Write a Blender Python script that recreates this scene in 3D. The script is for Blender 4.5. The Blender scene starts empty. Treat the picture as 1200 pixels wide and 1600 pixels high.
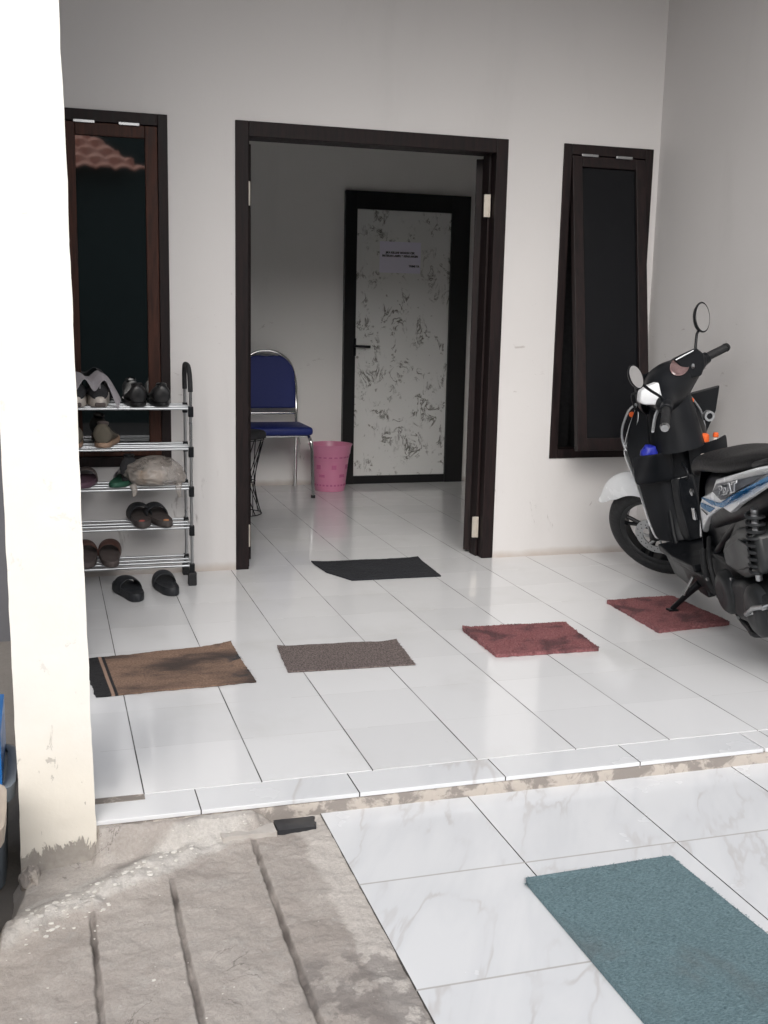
import bpy, bmesh, math, random
from mathutils import Vector, Matrix, noise
random.seed(7)
S = bpy.context.scene
C = S.collection
PI = math.pi

# ------------------------------------------------------------------ camera
F_PX, CX, CY, CZ = 1725.95, -0.20597, -5.02444, 1.20834
YAW, PITCH, ROLL = 0.299036, 0.179836, 0.022007
fw = Vector((math.sin(YAW)*math.cos(PITCH), math.cos(YAW)*math.cos(PITCH), -math.sin(PITCH)))
rt = Vector((math.cos(YAW), -math.sin(YAW), 0)); up = rt.cross(fw)
r2 = rt*math.cos(ROLL)+up*math.sin(ROLL); u2 = -rt*math.sin(ROLL)+up*math.cos(ROLL)
cd = bpy.data.cameras.new('camera'); cam = bpy.data.objects.new('camera', cd); C.objects.link(cam)
cam.matrix_world = Matrix(((r2.x, u2.x, -fw.x, CX), (r2.y, u2.y, -fw.y, CY), (r2.z, u2.z, -fw.z, CZ), (0, 0, 0, 1)))
cd.sensor_fit = 'VERTICAL'; cd.sensor_height = 36; cd.sensor_width = 27; cd.lens = F_PX/1600*36
cd.clip_start = .05; cd.clip_end = 500
S.camera = cam
S.render.resolution_x, S.render.resolution_y = 768, 1024

# ------------------------------------------------------------------ sky, sun, exposure
W = bpy.data.worlds.new('World'); S.world = W; W.use_nodes = True
wt = W.node_tree; wt.nodes.clear()
sky = wt.nodes.new('ShaderNodeTexSky'); sky.sky_type = 'NISHITA'; sky.sun_disc = False
SUN_EL, SUN_ROT = math.radians(34), math.radians(198)
sky.sun_elevation = SUN_EL; sky.sun_rotation = SUN_ROT; sky.dust_density = 4; sky.air_density = 1.0; sky.ozone_density = 1.0
hs = wt.nodes.new('ShaderNodeHueSaturation'); hs.inputs['Saturation'].default_value = .30
bg = wt.nodes.new('ShaderNodeBackground'); bg.inputs['Strength'].default_value = .13
wo = wt.nodes.new('ShaderNodeOutputWorld')
wt.links.new(sky.outputs[0], hs.inputs['Color']); wt.links.new(hs.outputs[0], bg.inputs['Color']); wt.links.new(bg.outputs[0], wo.inputs[0])
sd = bpy.data.lights.new('sun', 'SUN'); sd.energy = 1.0; sd.angle = math.radians(60); sd.color = (1, .975, .95)
sun = bpy.data.objects.new('sun', sd); C.objects.link(sun)
az = SUN_ROT
sdir = Vector((math.sin(az)*math.cos(SUN_EL), math.cos(az)*math.cos(SUN_EL), math.sin(SUN_EL)))
sun.rotation_euler = sdir.to_track_quat('Z', 'Y').to_euler(); sun.location = (0, -6, 8)
S.view_settings.view_transform = 'Standard'; S.view_settings.look = 'None'; S.view_settings.gamma = 1
S.view_settings.exposure = 0.72
S.render.engine = 'CYCLES'
S.cycles.max_bounces = 10; S.cycles.diffuse_bounces = 6; S.cycles.glossy_bounces = 6

# ------------------------------------------------------------------ node helpers
class NT:
    def __init__(s, name):
        s.m = bpy.data.materials.new(name); s.m.use_nodes = True
        s.t = s.m.node_tree; s.t.nodes.clear()
        s.out = s.n('ShaderNodeOutputMaterial'); s.b = s.n('ShaderNodeBsdfPrincipled'); s.l(s.b.outputs[0], s.out.inputs[0])
        tc = s.n('ShaderNodeTexCoord'); s.co = tc.outputs['Object']
    def n(s, t): return s.t.nodes.new(t)
    def l(s, a, b): s.t.links.new(a, b)
    def put(s, v, sock):
        if isinstance(v, bpy.types.NodeSocket): s.l(v, sock)
        elif isinstance(v, (tuple, list)): sock.default_value = (*v, 1) if len(v) == 3 and len(sock.default_value) == 4 else v
        else: sock.default_value = v
    def M(s, op, a, b=0.0, c=0.0, clamp=False):
        n = s.n('ShaderNodeMath'); n.operation = op; n.use_clamp = clamp
        s.put(a, n.inputs[0]); s.put(b, n.inputs[1]); s.put(c, n.inputs[2]); return n.outputs[0]
    def noise(s, scale=5, detail=4, rough=.5, dist=0, co=None):
        n = s.n('ShaderNodeTexNoise'); s.l(co or s.co, n.inputs['Vector'])
        n.inputs['Scale'].default_value = scale; n.inputs['Detail'].default_value = detail
        n.inputs['Roughness'].default_value = rough; n.inputs['Distortion'].default_value = dist
        return n.outputs['Fac']
    def map(s, scale=(1, 1, 1), rot=(0, 0, 0), loc=(0, 0, 0)):
        n = s.n('ShaderNodeMapping'); s.l(s.co, n.inputs[0]); n.inputs['Scale'].default_value = scale
        n.inputs['Rotation'].default_value = rot; n.inputs['Location'].default_value = loc; return n.outputs[0]
    def ramp(s, fac, lo, hi, a=0.0, b=1.0):
        n = s.n('ShaderNodeMapRange'); n.interpolation_type = 'SMOOTHSTEP'
        s.put(fac, n.inputs[0]); n.inputs[1].default_value = lo; n.inputs[2].default_value = hi
        n.inputs[3].default_value = a; n.inputs[4].default_value = b; return n.outputs[0]
    def mix(s, f, a, b):
        n = s.n('ShaderNodeMix'); n.data_type = 'RGBA'; s.put(f, n.inputs[0]); s.put(a, n.inputs[6]); s.put(b, n.inputs[7]); return n.outputs[2]
    def xyz(s):
        n = s.n('ShaderNodeSeparateXYZ'); s.l(s.co, n.inputs[0]); return n.outputs
    def bump(s, h, strength=.3, dist=.01):
        n = s.n('ShaderNodeBump'); n.inputs['Strength'].default_value = strength; n.inputs['Distance'].default_value = dist
        s.put(h, n.inputs['Height']); s.l(n.outputs[0], s.b.inputs['Normal'])
    def set(s, col=None, rough=None, **k):
        if col is not None: s.put(col, s.b.inputs['Base Color'])
        if rough is not None: s.put(rough, s.b.inputs['Roughness'])
        for a, v in k.items(): s.put(v, s.b.inputs[a.replace('_', ' ')])
        return s.m

def simple(name, col, rough=.5, metal=0, var=.12, scale=30, bump=.1, bd=.002, **k):
    t = NT(name); n = t.noise(scale, 5)
    d = tuple(max(0, c*(1-var)) for c in col); h = tuple(min(1, c*(1+var)) for c in col)
    t.set(t.mix(n, d, h), t.ramp(t.noise(scale*.6, 3), .3, .7, max(0, rough-.07), min(1, rough+.07)), Metallic=metal, **k)
    if bump: t.bump(n, bump, bd)
    return t.m

MAT = {}
MAT['black_plastic'] = simple('black_plastic', (.008, .009, .011), .36, bump=0, scale=14, var=.35, Specular_IOR_Level=.22)
MAT['gloss_black'] = simple('gloss_black', (.008, .009, .011), .16, Specular_IOR_Level=.4, bump=0)
MAT['white_paint'] = simple('white_paint', (.80, .82, .84), .22, bump=0, var=.03)
MAT['blue_paint'] = simple('blue_paint', (.015, .16, .36), .3, bump=0)
MAT['grey_decal'] = simple('grey_decal', (.10, .11, .13), .35, bump=0, scale=12, var=.5)
MAT['rubber'] = simple('rubber', (.010, .0105, .012), .7, scale=90)
MAT['chrome'] = simple('chrome', (.75, .75, .75), .15, 1, bump=0)
MAT['steel'] = simple('steel', (.42, .43, .44), .32, 1, bump=0, scale=6, var=.06)
MAT['alu'] = simple('alu', (.50, .52, .54), .33, .85, bump=0, scale=3, var=.04)
MAT['engine'] = simple('engine', (.022, .024, .026), .45, .35, scale=25, var=.6, bump=.4, Specular_IOR_Level=.4)
MAT['dusty_case'] = simple('dusty_case', (.024, .027, .028), .38, 0, scale=12, var=.6, bump=.2, Specular_IOR_Level=.35)
MAT['seat'] = simple('seat', (.009, .009, .010), .5, Specular_IOR_Level=.3, scale=250, bump=.3, bd=.0008)
MAT['orange'] = simple('orange', (.75, .13, .03), .4)
MAT['blue_pack'] = simple('blue_pack', (.02, .03, .35), .4)
MAT['mirror'] = simple('mirror', (.85, .85, .85), .03, 1, bump=0, var=.01)
MAT['brass'] = simple('brass', (.62, .57, .5), .4, .5, bump=0)
MAT['chair_blue'] = simple('chair_blue', (.008, .02, .16), .55, scale=220, bump=.3, bd=.001)
MAT['olive'] = simple('olive', (.12, .105, .08), .8, scale=60)
MAT['tan_sole'] = simple('tan_sole', (.42, .28, .2), .7)
MAT['tan_leather'] = simple('tan_leather', (.5, .36, .24), .5)
MAT['off_white'] = simple('off_white', (.62, .57, .52), .7)
MAT['black_fabric'] = simple('black_fabric', (.025, .025, .028), .85, scale=200, bump=.4)
MAT['black_leather'] = simple('black_leather', (.012, .012, .013), .35, scale=60)
MAT['brown_sole'] = simple('brown_sole', (.06, .05, .048), .7, scale=80)
MAT['taupe'] = simple('taupe', (.1, .08, .075), .7, scale=50)
MAT['strap_brown'] = simple('strap_brown', (.09, .04, .03), .6)
MAT['maroon'] = simple('maroon', (.13, .07, .1), .7)
MAT['green'] = simple('green', (.02, .1, .06), .6)
MAT['grey_cloth'] = simple('grey_cloth', (.33, .31, .33), .9, scale=120, bump=.5)
MAT['beige_plastic'] = simple('beige_plastic', (.45, .38, .31), .45)
MAT['grey_plastic'] = simple('grey_plastic', (.2, .23, .26), .4)
MAT['blue_plastic'] = simple('blue_plastic', (.01, .12, .36), .35)
MAT['paper'] = simple('paper', (.80, .78, .90), .8, bump=0, var=.03)
MAT['ink'] = simple('ink', (.02, .02, .03), .8, bump=0)
MAT['lens'] = simple('lens', (.5, .48, .45), .2, .4, bump=0)
MAT['dash'] = simple('dash', (.18, .12, .12), .15, bump=0, var=.6, scale=40)
MAT['slide_black'] = simple('slide_black', (.014, .016, .02), .6, scale=70)

def _wall(name, col, stain=True):
    t = NT(name); x, y, z = t.xyz()[:3]
    n = t.noise(1.3, 4); c = t.mix(n, tuple(v*.95 for v in col), tuple(min(1, v*1.03) for v in col))
    fine = t.noise(55, 6, .6)
    c = t.mix(t.ramp(t.noise(1, 6, .6, .3, t.map((2.6, 2.6, .7))), .5, .72, 0, .28), c, tuple(v*.82 for v in col))
    if stain:
        # rising damp and dirt, a thin band just above the floor, and shoe scuffs
        e = t.noise(9, 4); b = t.M('SUBTRACT', t.ramp(z, .0, .07, 1, 0), t.M('MULTIPLY', e, .75), clamp=True)
        c = t.mix(t.M('MULTIPLY', b, .8), c, (.33, .25, .19))
        co = t.map((9, 9, 3.2), (0, .35, 0)); sc = t.ramp(t.noise(1.6, 6, .62, .6, co), .62, .70)
        reg = t.M('MULTIPLY', t.ramp(z, .1, .18), t.ramp(z, .32, .5, 1, 0))
        c = t.mix(t.M('MULTIPLY', t.M('MULTIPLY', sc, reg), .7), c, (.22, .2, .19))
        co2 = t.map((5, 5, 14)); s2 = t.ramp(t.noise(2.2, 6, .65, .8, co2), .645, .72)
        r2_ = t.M('MULTIPLY', t.ramp(z, .6, .8), t.ramp(z, 1.2, 1.4, 1, 0))
        c = t.mix(t.M('MULTIPLY', t.M('MULTIPLY', s2, r2_), .5), c, (.3, .26, .25))
    t.set(c, .72); h = t.M('ADD', t.M('MULTIPLY', fine, .3), t.noise(7, 3)); t.bump(h, .2, .007); return t.m
MAT['wall'] = _wall('painted_plaster', (.62, .605, .60))
MAT['wall_inside'] = _wall('inside_plaster', (.82, .81, .79))
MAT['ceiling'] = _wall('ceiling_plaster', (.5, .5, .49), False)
MAT['alley'] = _wall('alley_shade_tone', (.10, .10, .11), False)  # dark grey stands in for the shade of the covered alley
MAT['green_wall'] = _wall('dull_green_render', (.035, .055, .052), False)

def _wood(name, a, b):
    t = NT(name); co = t.map((14, 14, 1.2)); n = t.noise(5, 6, .6, .6, co)
    t.set(t.mix(t.ramp(n, .3, .7), a, b), t.ramp(n, .2, .8, .42, .6), Specular_IOR_Level=.22); t.bump(n, .15, .002); return t.m
MAT['dark_wood'] = _wood('dark_stained_wood', (.007, .005, .0055), (.018, .010, .010))
MAT['sash_wood'] = _wood('brown_varnished_wood', (.024, .009, .006), (.06, .022, .014))

def _glass(name, col, ior):
    t = NT(name); t.set(col, .025, IOR=ior); t.bump(t.noise(2.2, 1), .02, .01); return t.m
MAT['tint_glass'] = _glass('reflective_tinted_glass', (.004, .006, .007), 2.9)
MAT['dark_glass'] = _glass('dark_tinted_glass', (.002, .0025, .004), 1.38)

def _tiles():
    t = NT('white_floor_tiles'); x, y, z = t.xyz()[:3]
    def line(v, off, size, half):
        f = t.M('FRACT', t.M('DIVIDE', t.M('SUBTRACT', v, off), size))
        d = t.M('MULTIPLY', t.M('MINIMUM', f, t.M('SUBTRACT', 1, f)), size)
        return t.ramp(d, half*.75, half*1.25, 1, 0)
    jx = line(x, 0, .3, .0017); jy = line(y, -2.36, .3, .0014)
    ix = t.M('FLOOR', t.M('DIVIDE', x, .3)); iy = t.M('FLOOR', t.M('DIVIDE', t.M('ADD', y, 2.36), .3))
    cb = t.n('ShaderNodeCombineXYZ'); t.l(ix, cb.inputs[0]); t.l(iy, cb.inputs[1])
    wn = t.n('ShaderNodeTexWhiteNoise'); wn.noise_dimensions = '2D'; t.l(cb.outputs[0], wn.inputs['Vector'])
    n = t.noise(3, 5)
    c = t.mix(wn.outputs['Value'], (.70, .705, .715), (.76, .765, .775))
    c = t.mix(t.ramp(t.noise(2.2, 6, .6), .5, .8, 0, .5), c, (.6, .6, .585))
    gy = t.M('MULTIPLY', jy, t.ramp(t.noise(2.3, 3), .4, .62, .12, .75))
    c = t.mix(gy, c, (.38, .37, .36))
    c = t.mix(t.M('MULTIPLY', jx, t.ramp(t.noise(5, 3), .35, .6, .7, 1)), c, (.035, .033, .032))
    dn = t.ramp(t.noise(26, 5, .6), .7, .78)
    c = t.mix(t.M('MULTIPLY', dn, .18), c, (.3, .28, .26))
    g = t.M('MAXIMUM', jx, gy)
    smear = t.noise(6, 4)
    t.set(c, t.M('MAXIMUM', t.M('MULTIPLY', g, .7), t.ramp(smear, .3, .75, .06, .17)), IOR=1.55)
    h = t.M('ADD', t.M('MULTIPLY', t.noise(4, 2), .5), t.M('MULTIPLY', wn.outputs['Value'], .25))
    h = t.M('SUBTRACT', h, t.M('MULTIPLY', g, .25)); t.bump(h, .06, .01); return t.m
MAT['tiles'] = _tiles()

def _marble(name, tx, ox, ty, oy, rot, gw=.0016):
    t = NT(name); x, y, z = t.xyz()[:3]
    def frac(v, off, size): return t.M('FRACT', t.M('DIVIDE', t.M('SUBTRACT', v, off), size))
    fx = frac(x, ox, tx); fy = frac(y, oy, ty)
    def line(f, size, half): 
        d = t.M('MULTIPLY', t.M('MINIMUM', f, t.M('SUBTRACT', 1, f)), size); return t.ramp(d, half*.7, half*1.3, 1, 0)
    # the same print on every tile, shifted a little from row to row
    iy = t.M('FLOOR', t.M('DIVIDE', t.M('SUBTRACT', y, oy), ty)); ix = t.M('FLOOR', t.M('DIVIDE', t.M('SUBTRACT', x, ox), tx))
    cb = t.n('ShaderNodeCombineXYZ'); t.l(fx, cb.inputs[0]); t.l(fy, cb.inputs[1]); t.l(t.M('ADD', t.M('MULTIPLY', iy, 3.7), t.M('MULTIPLY', ix, 1.9)), cb.inputs[2])
    m0 = t.n('ShaderNodeMapping'); t.l(cb.outputs[0], m0.inputs[0]); m0.inputs['Rotation'].default_value = (0, 0, rot)
    mp = t.n('ShaderNodeMapping'); t.l(m0.outputs[0], mp.inputs[0]); mp.inputs['Scale'].default_value = (1.7, .42, 1)
    n1 = t.noise(1.5, 5, .5, .25, mp.outputs[0]); v = t.M('ABSOLUTE', t.M('SUBTRACT', n1, .5))
    thin = t.ramp(v, .0, .022, 1, 0); wide = t.ramp(v, .0, .12, 1, 0)
    msk = t.ramp(t.noise(2.1, 3, .5, 0, mp.outputs[0]), .42, .62)
    c = t.mix(t.M('MULTIPLY', wide, .4), (.72, .73, .745), (.62, .635, .66))
    c = t.mix(t.M('MULTIPLY', t.M('MULTIPLY', thin, msk), .38), c, (.42, .37, .34))
    c = t.mix(line(fx, tx, gw), c, (.035, .032, .03)); c = t.mix(t.M('MULTIPLY', line(fy, ty, gw*1.6), .75), c, (.4, .38, .36))
    dirt = t.ramp(t.noise(40, 5, .7), .72, .8); c = t.mix(t.M('MULTIPLY', dirt, .12), c, (.35, .3, .26))
    t.set(c, t.ramp(t.noise(5, 4), .3, .75, .14, .3)); t.bump(t.noise(5, 2), .05, .01); return t.m
MAT['marble'] = _marble('marble_print_tiles', .4, .4245, .4, -2.853, .55)
MAT['marble_edge'] = _marble('marble_edge_tiles', .402, .126, 1.7, -3.2, 1.2)

def _concrete():
    t = NT('worn_concrete'); x, y, z = t.xyz()[:3]
    a = t.noise(3.2, 7, .6, .4); b = t.noise(22, 6, .65); f = t.noise(140, 4, .7)
    c = t.mix(t.ramp(a, .3, .7), (.345, .305, .275), (.455, .418, .385))
    c = t.mix(t.M('MULTIPLY', t.ramp(b, .5, .75), .4), c, (.46, .44, .415))
    c = t.mix(t.M('MULTIPLY', t.ramp(t.noise(5, 6, .55, .3), .56, .72), .25), c, (.2, .18, .165))
    # pale mortar smeared along the marble edge, and the dusty rubble near the pillar
    e = t.M('SUBTRACT', t.ramp(x, .29, .41), t.M('MULTIPLY', t.noise(14, 5, .6), .85), clamp=True)
    c = t.mix(t.ramp(e, .02, .28, 0, .75), c, (.6, .56, .52))
    d = t.M('SUBTRACT', t.ramp(t.M('SUBTRACT', y, t.M('MULTIPLY', x, .42)), -2.73, -2.60), t.M('MULTIPLY', t.noise(16, 5, .6), .9), clamp=True)
    d = t.M('MULTIPLY', d, t.ramp(x, .1, .3, 1, .1))
    d = t.M('MULTIPLY', d, t.ramp(t.M('SUBTRACT', y, t.M('MULTIPLY', x, .42)), -2.56, -2.52, 1, .15))
    c = t.mix(t.ramp(d, .02, .35, 0, .7), c, (.58, .56, .53))
    # dark damp patch in the far corner of the slab
    w = t.M('MULTIPLY', t.ramp(y, -3.12, -3.06, 1, 0), t.ramp(x, .2, .24)); w = t.M('MULTIPLY', w, t.ramp(t.noise(13, 5, .6), .42, .5))
    c = t.mix(t.M('MULTIPLY', w, .55), c, (.13, .115, .11))
    c = t.mix(t.M('MULTIPLY', t.ramp(f, .35, .65), .28), c, (.22, .2, .185))
    c = t.mix(t.M('MULTIPLY', t.ramp(t.noise(75, 5, .75), .62, .7), .5), c, (.6, .58, .55))
    ck = t.noise(2.6, 6, .6, 1.4); c = t.mix(t.M('MULTIPLY', t.ramp(t.M('ABSOLUTE', t.M('SUBTRACT', ck, .5)), 0, .006, 1, 0), t.M('MULTIPLY', t.ramp(t.noise(3.3, 2), .55, .6), .6)), c, (.1, .09, .08))
    at = t.n('ShaderNodeVertexColor'); at.layer_name = 'dirt'; c = t.mix(t.M('MULTIPLY', at.outputs[0], .85, clamp=True), c, (.09, .075, .068))
    t.set(c, .85); t.bump(t.M('ADD', t.M('MULTIPLY', b, .8), t.M('MULTIPLY', f, .6)), .75, .006); return t.m
MAT['concrete'] = _concrete()

def _mortar():
    t = NT('step_mortar'); a = t.noise(14, 6, .65, .5); f = t.noise(90, 4, .7)
    c = t.mix(t.ramp(a, .46, .56), (.24, .215, .195), (.5, .45, .4)); c = t.mix(t.M('MULTIPLY', f, .4), c, (.3, .27, .25))
    t.set(c, .9); t.bump(t.M('ADD', a, t.M('MULTIPLY', f, .4)), .5, .006); return t.m
MAT['mortar'] = _mortar()

def _pillar():
    t = NT('cream_paint_flaking'); x, y, z = t.xyz()[:3]
    co = t.map((17, 17, 8)); n = t.noise(1, 8, .68, .5, co); a = t.noise(6, 5, .6); f = t.noise(60, 5, .6)
    lim = t.M('ADD', t.M('MULTIPLY', n, .26), -.19)
    bare = t.ramp(t.M('SUBTRACT', lim, z), -.004, .006)
    chips = t.M('MULTIPLY', t.ramp(t.noise(17, 5, .65, .5), .66, .69), t.ramp(z, .05, .5, 1, .25))
    dk = t.M('MULTIPLY', t.ramp(t.noise(1, 6, .6, .5, t.map((34, 34, 15))), .63, .67), t.ramp(z, .02, .45, .7, 0))
    m = t.M('MAXIMUM', bare, t.M('MAXIMUM', t.M('MULTIPLY', chips, .6), dk))
    p = t.mix(a, (.80, .775, .72), (.86, .845, .81)); p = t.mix(t.ramp(t.M('SUBTRACT', z, t.M('MULTIPLY', a, .5)), -.2, .15, .35, 0), p, (.68, .6, .45))  # paler above, tan below: dirt plus an exposure falloff put into the paint
    c = t.mix(m, p, t.mix(f, (.24, .215, .195), (.44, .41, .37)))
    t.set(c, .7); t.bump(t.M('SUBTRACT', t.M('ADD', t.M('MULTIPLY', a, .7), t.M('MULTIPLY', f, .3)), t.M('MULTIPLY', m, .8)), .4, .006); return t.m
MAT['pillar'] = _pillar()

def _door():
    t = NT('veined_white_panel'); co = t.map((1.3, 1, 1), (0, .5, 0))
    n = t.noise(7.0, 7, .66, 1.0, co); v = t.ramp(t.M('ABSOLUTE', t.M('SUBTRACT', n, .5)), .0, .045, 1, 0)
    k = t.ramp(t.noise(1, 5, .6, .4, t.map((9, 9, 5.5), (0, .6, 0))), .48, .60); big = t.ramp(t.noise(19, 4, .6), .64, .70)
    c = t.mix(t.M('MULTIPLY', t.noise(3, 3), .5), (.78, .79, .78), (.62, .62, .59))
    c = t.mix(t.M('MULTIPLY', v, t.M('MULTIPLY', k, .9)), c, (.06, .055, .04)); c = t.mix(t.M('MULTIPLY', big, .6), c, (.1, .09, .06))
    t.set(c, .3); return t.m
MAT['door_panel'] = _door()
MAT['black_alu'] = simple('black_alu', (.008, .008, .009), .35, bump=0)

def _carpet(name, a, b, stain=None, sc=170, st=(.55, .7), stc=(.05, .04, .04), stretch=(1, 1, 1)):
    t = NT(name); co = t.map(stretch); n = t.noise(sc, 4, .7, 0, co); c = t.mix(t.ramp(n, .3, .7), a, b)
    if stain: c = t.mix(t.M('MULTIPLY', t.ramp(t.noise(stain, 5, .6, .4), *st), .8), c, stc)
    t.set(c, .95); t.bump(t.M('ADD', n, t.M('MULTIPLY', t.noise(sc*.4, 3), .6)), .8, .004); return t.m
MAT['teal'] = _carpet('teal_carpet', (.095, .155, .175), (.19, .28, .305), 4, 120, (.52, .75), (.13, .15, .155), (1, 2.5, 1))
MAT['red_mat'] = _carpet('dusty_red_carpet', (.17, .062, .066), (.30, .125, .13), 7, 130, (.47, .64), (.07, .035, .04))
MAT['black_mat'] = _carpet('black_ribbed_mat', (.008, .009, .012), (.022, .024, .03), None, 120)
MAT['grey_mat'] = _carpet('grey_brown_mat', (.06, .045, .042), (.22, .18, .17), None, 120, stretch=(2.2, .7, 1))
def _brown():
    t = NT('brown_rug_with_black_stripes'); x, y, z = t.xyz()[:3]
    n = t.noise(3.6, 4, .5, .2, t.map((1, 2.0, 1), (0, 0, -.1), (.55, .3, 0))); f = t.noise(160, 3)
    c = t.mix(t.ramp(f, .3, .7), (.16, .10, .072), (.27, .175, .125)); c = t.mix(t.ramp(n, .42, .66, 0, .9), c, (.04, .03, .028))
    e = t.M('ADD', x, t.M('MULTIPLY', t.M('SUBTRACT', y, -1.4), .06))
    c = t.mix(t.ramp(e, -.032, -.028, 1, 0), c, (.012, .012, .014)); c = t.mix(t.M('MULTIPLY', t.ramp(e, -.052, -.049), t.ramp(e, -.042, -.038, 1, 0)), c, (.3, .2, .15))
    c = t.mix(t.M('MULTIPLY', t.ramp(x, .33, .4), t.ramp(t.noise(9, 4), .5, .6)), c, (.03, .03, .035))
    t.set(c, .95); t.bump(f, .6, .003); return t.m
MAT['brown_mat'] = _brown()
def _ground():
    t = NT('dusty_alley_ground'); n = t.noise(2, 7, .65)
    t.set(t.mix(n, (.1, .09, .08), (.24, .22, .2)), .95); t.bump(t.noise(40, 5), .5, .01); return t.m
MAT['ground'] = _ground()
def _roof():
    t = NT('terracotta'); n = t.noise(3, 5); t.set(t.mix(n, (.6, .22, .14), (.85, .48, .38)), .85); t.bump(t.noise(30, 4), .3, .01); return t.m
MAT['roof'] = _roof()
def _bin():
    t = NT('pink_translucent_plastic'); t.set((.72, .27, .43), .35, Transmission_Weight=.1); return t.m
MAT['pink'] = _bin()
def _bag():
    t = NT('thin_plastic_bag'); tr = t.n('ShaderNodeBsdfTransparent'); mx = t.n('ShaderNodeMixShader')
    t.set((.42, .38, .345), .3); t.bump(t.noise(18, 5, .6, 1), .8, .012)
    t.put(t.ramp(t.noise(9, 4), .3, .7, .3, .75), mx.inputs[0]); t.l(tr.outputs[0], mx.inputs[1]); t.l(t.b.outputs[0], mx.inputs[2]); t.l(mx.outputs[0], t.out.inputs[0]); return t.m
MAT['bag'] = _bag()

# ------------------------------------------------------------------ object helpers
def obj(name, bm, m, parent=None, smooth=None, mods=()):
    me = bpy.data.meshes.new(name); bmesh.ops.recalc_face_normals(bm, faces=bm.faces); bm.to_mesh(me); bm.free()
    o = bpy.data.objects.new(name, me); C.objects.link(o)
    me.materials.append(MAT[m] if isinstance(m, str) else m)
    if smooth is not None:
        for p in me.polygons: p.use_smooth = True
        if smooth < 180:
            try: me.set_sharp_from_angle(angle=math.radians(smooth))
            except Exception: pass
    if parent: o.parent = parent
    for md in mods:
        if md[0] == 'bev': b = o.modifiers.new('b', 'BEVEL'); b.width = md[1]; b.segments = md[2] if len(md) > 2 else 2; b.limit_method = 'ANGLE'
        if md[0] == 'sub': b = o.modifiers.new('s', 'SUBSURF'); b.levels = b.render_levels = md[1]
        if md[0] == 'sol': b = o.modifiers.new('t', 'SOLIDIFY'); b.thickness = md[1]; b.offset = md[2] if len(md) > 2 else 0
    return o
def empty(name, loc=(0, 0, 0), rz=0):
    o = bpy.data.objects.new(name, None); C.objects.link(o); o.location = loc; o.rotation_euler = (0, 0, rz); o.empty_display_size = .1; return o
def tag(o, label, cat=None, group=None, kind=None):
    if label: o['label'] = label
    if cat: o['category'] = cat
    if group: o['group'] = group
    if kind: o['kind'] = kind
    return o
def struct(o, label=None): o['kind'] = 'structure'; (label and o.__setitem__('label', label)); return o
def box(bm, x0, x1, y0, y1, z0, z1, M=None):
    vs = [bm.verts.new(p) for p in ((x0, y0, z0), (x1, y0, z0), (x1, y1, z0), (x0, y1, z0), (x0, y0, z1), (x1, y0, z1), (x1, y1, z1), (x0, y1, z1))]
    for f in ((0, 3, 2, 1), (4, 5, 6, 7), (0, 1, 5, 4), (1, 2, 6, 5), (2, 3, 7, 6), (3, 0, 4, 7)): bm.faces.new([vs[i] for i in f])
    if M is not None:
        for v in vs: v.co = M @ v.co
    return vs
def boxes(*bs, M=None):
    bm = bmesh.new()
    for b in bs: box(bm, *b, M=M)
    return bm
def tube(bm, pts, r, seg=10, caps=True, smoothn=0):
    pts = [Vector(p) for p in pts]
    rs = r if isinstance(r, (list, tuple)) else [r]*len(pts)
    if smoothn:
        np_, nr = [], []
        P = [pts[0]]+pts+[pts[-1]]; R_ = [rs[0]]+list(rs)+[rs[-1]]
        for i in range(1, len(P)-2):
            for k in range(smoothn):
                t = k/smoothn; a, b, c, d = P[i-1], P[i], P[i+1], P[i+2]
                np_.append(.5*((2*b)+(-a+c)*t+(2*a-5*b+4*c-d)*t*t+(-a+3*b-3*c+d)*t**3)); nr.append(R_[i]*(1-t)+R_[i+1]*t)
        np_.append(pts[-1]); nr.append(rs[-1]); pts, rs = np_, nr
    rings = []; prev = None
    for i, p in enumerate(pts):
        a = pts[max(0, i-1)]; b = pts[min(len(pts)-1, i+1)]; d = (b-a).normalized()
        if prev is None:
            n = d.cross(Vector((0, 0, 1)))
            if n.length < .1: n = d.cross(Vector((1, 0, 0)))
        else: n = prev-d*prev.dot(d)
        n.normalize(); prev = n; e = d.cross(n)
        rings.append([bm.verts.new(p+(n*math.cos(2*PI*k/seg)+e*math.sin(2*PI*k/seg))*rs[i]) for k in range(seg)])
    for i in range(len(rings)-1):
        for k in range(seg): bm.faces.new((rings[i][k], rings[i][(k+1) % seg], rings[i+1][(k+1) % seg], rings[i+1][k]))
    if caps: bm.faces.new(rings[0][::-1]); bm.faces.new(rings[-1])
    return bm
def T(pts, r, seg=10, smoothn=0): return tube(bmesh.new(), pts, r, seg, True, smoothn)
def loft(rings, caps=True, bm=None):
    bm = bm or bmesh.new(); R_ = [[bm.verts.new(p) for p in r] for r in rings]; n = len(R_[0])
    for i in range(len(R_)-1):
        for k in range(n): bm.faces.new((R_[i][k], R_[i][(k+1) % n], R_[i+1][(k+1) % n], R_[i+1][k]))
    if caps: bm.faces.new(R_[0][::-1]); bm.faces.new(R_[-1])
    return bm
def patch(rows, bm=None):
    bm = bm or bmesh.new(); V_ = [[bm.verts.new(p) for p in r] for r in rows]
    for i in range(len(V_)-1):
        for k in range(len(V_[0])-1): bm.faces.new((V_[i][k], V_[i][k+1], V_[i+1][k+1], V_[i+1][k]))
    return bm
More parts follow.
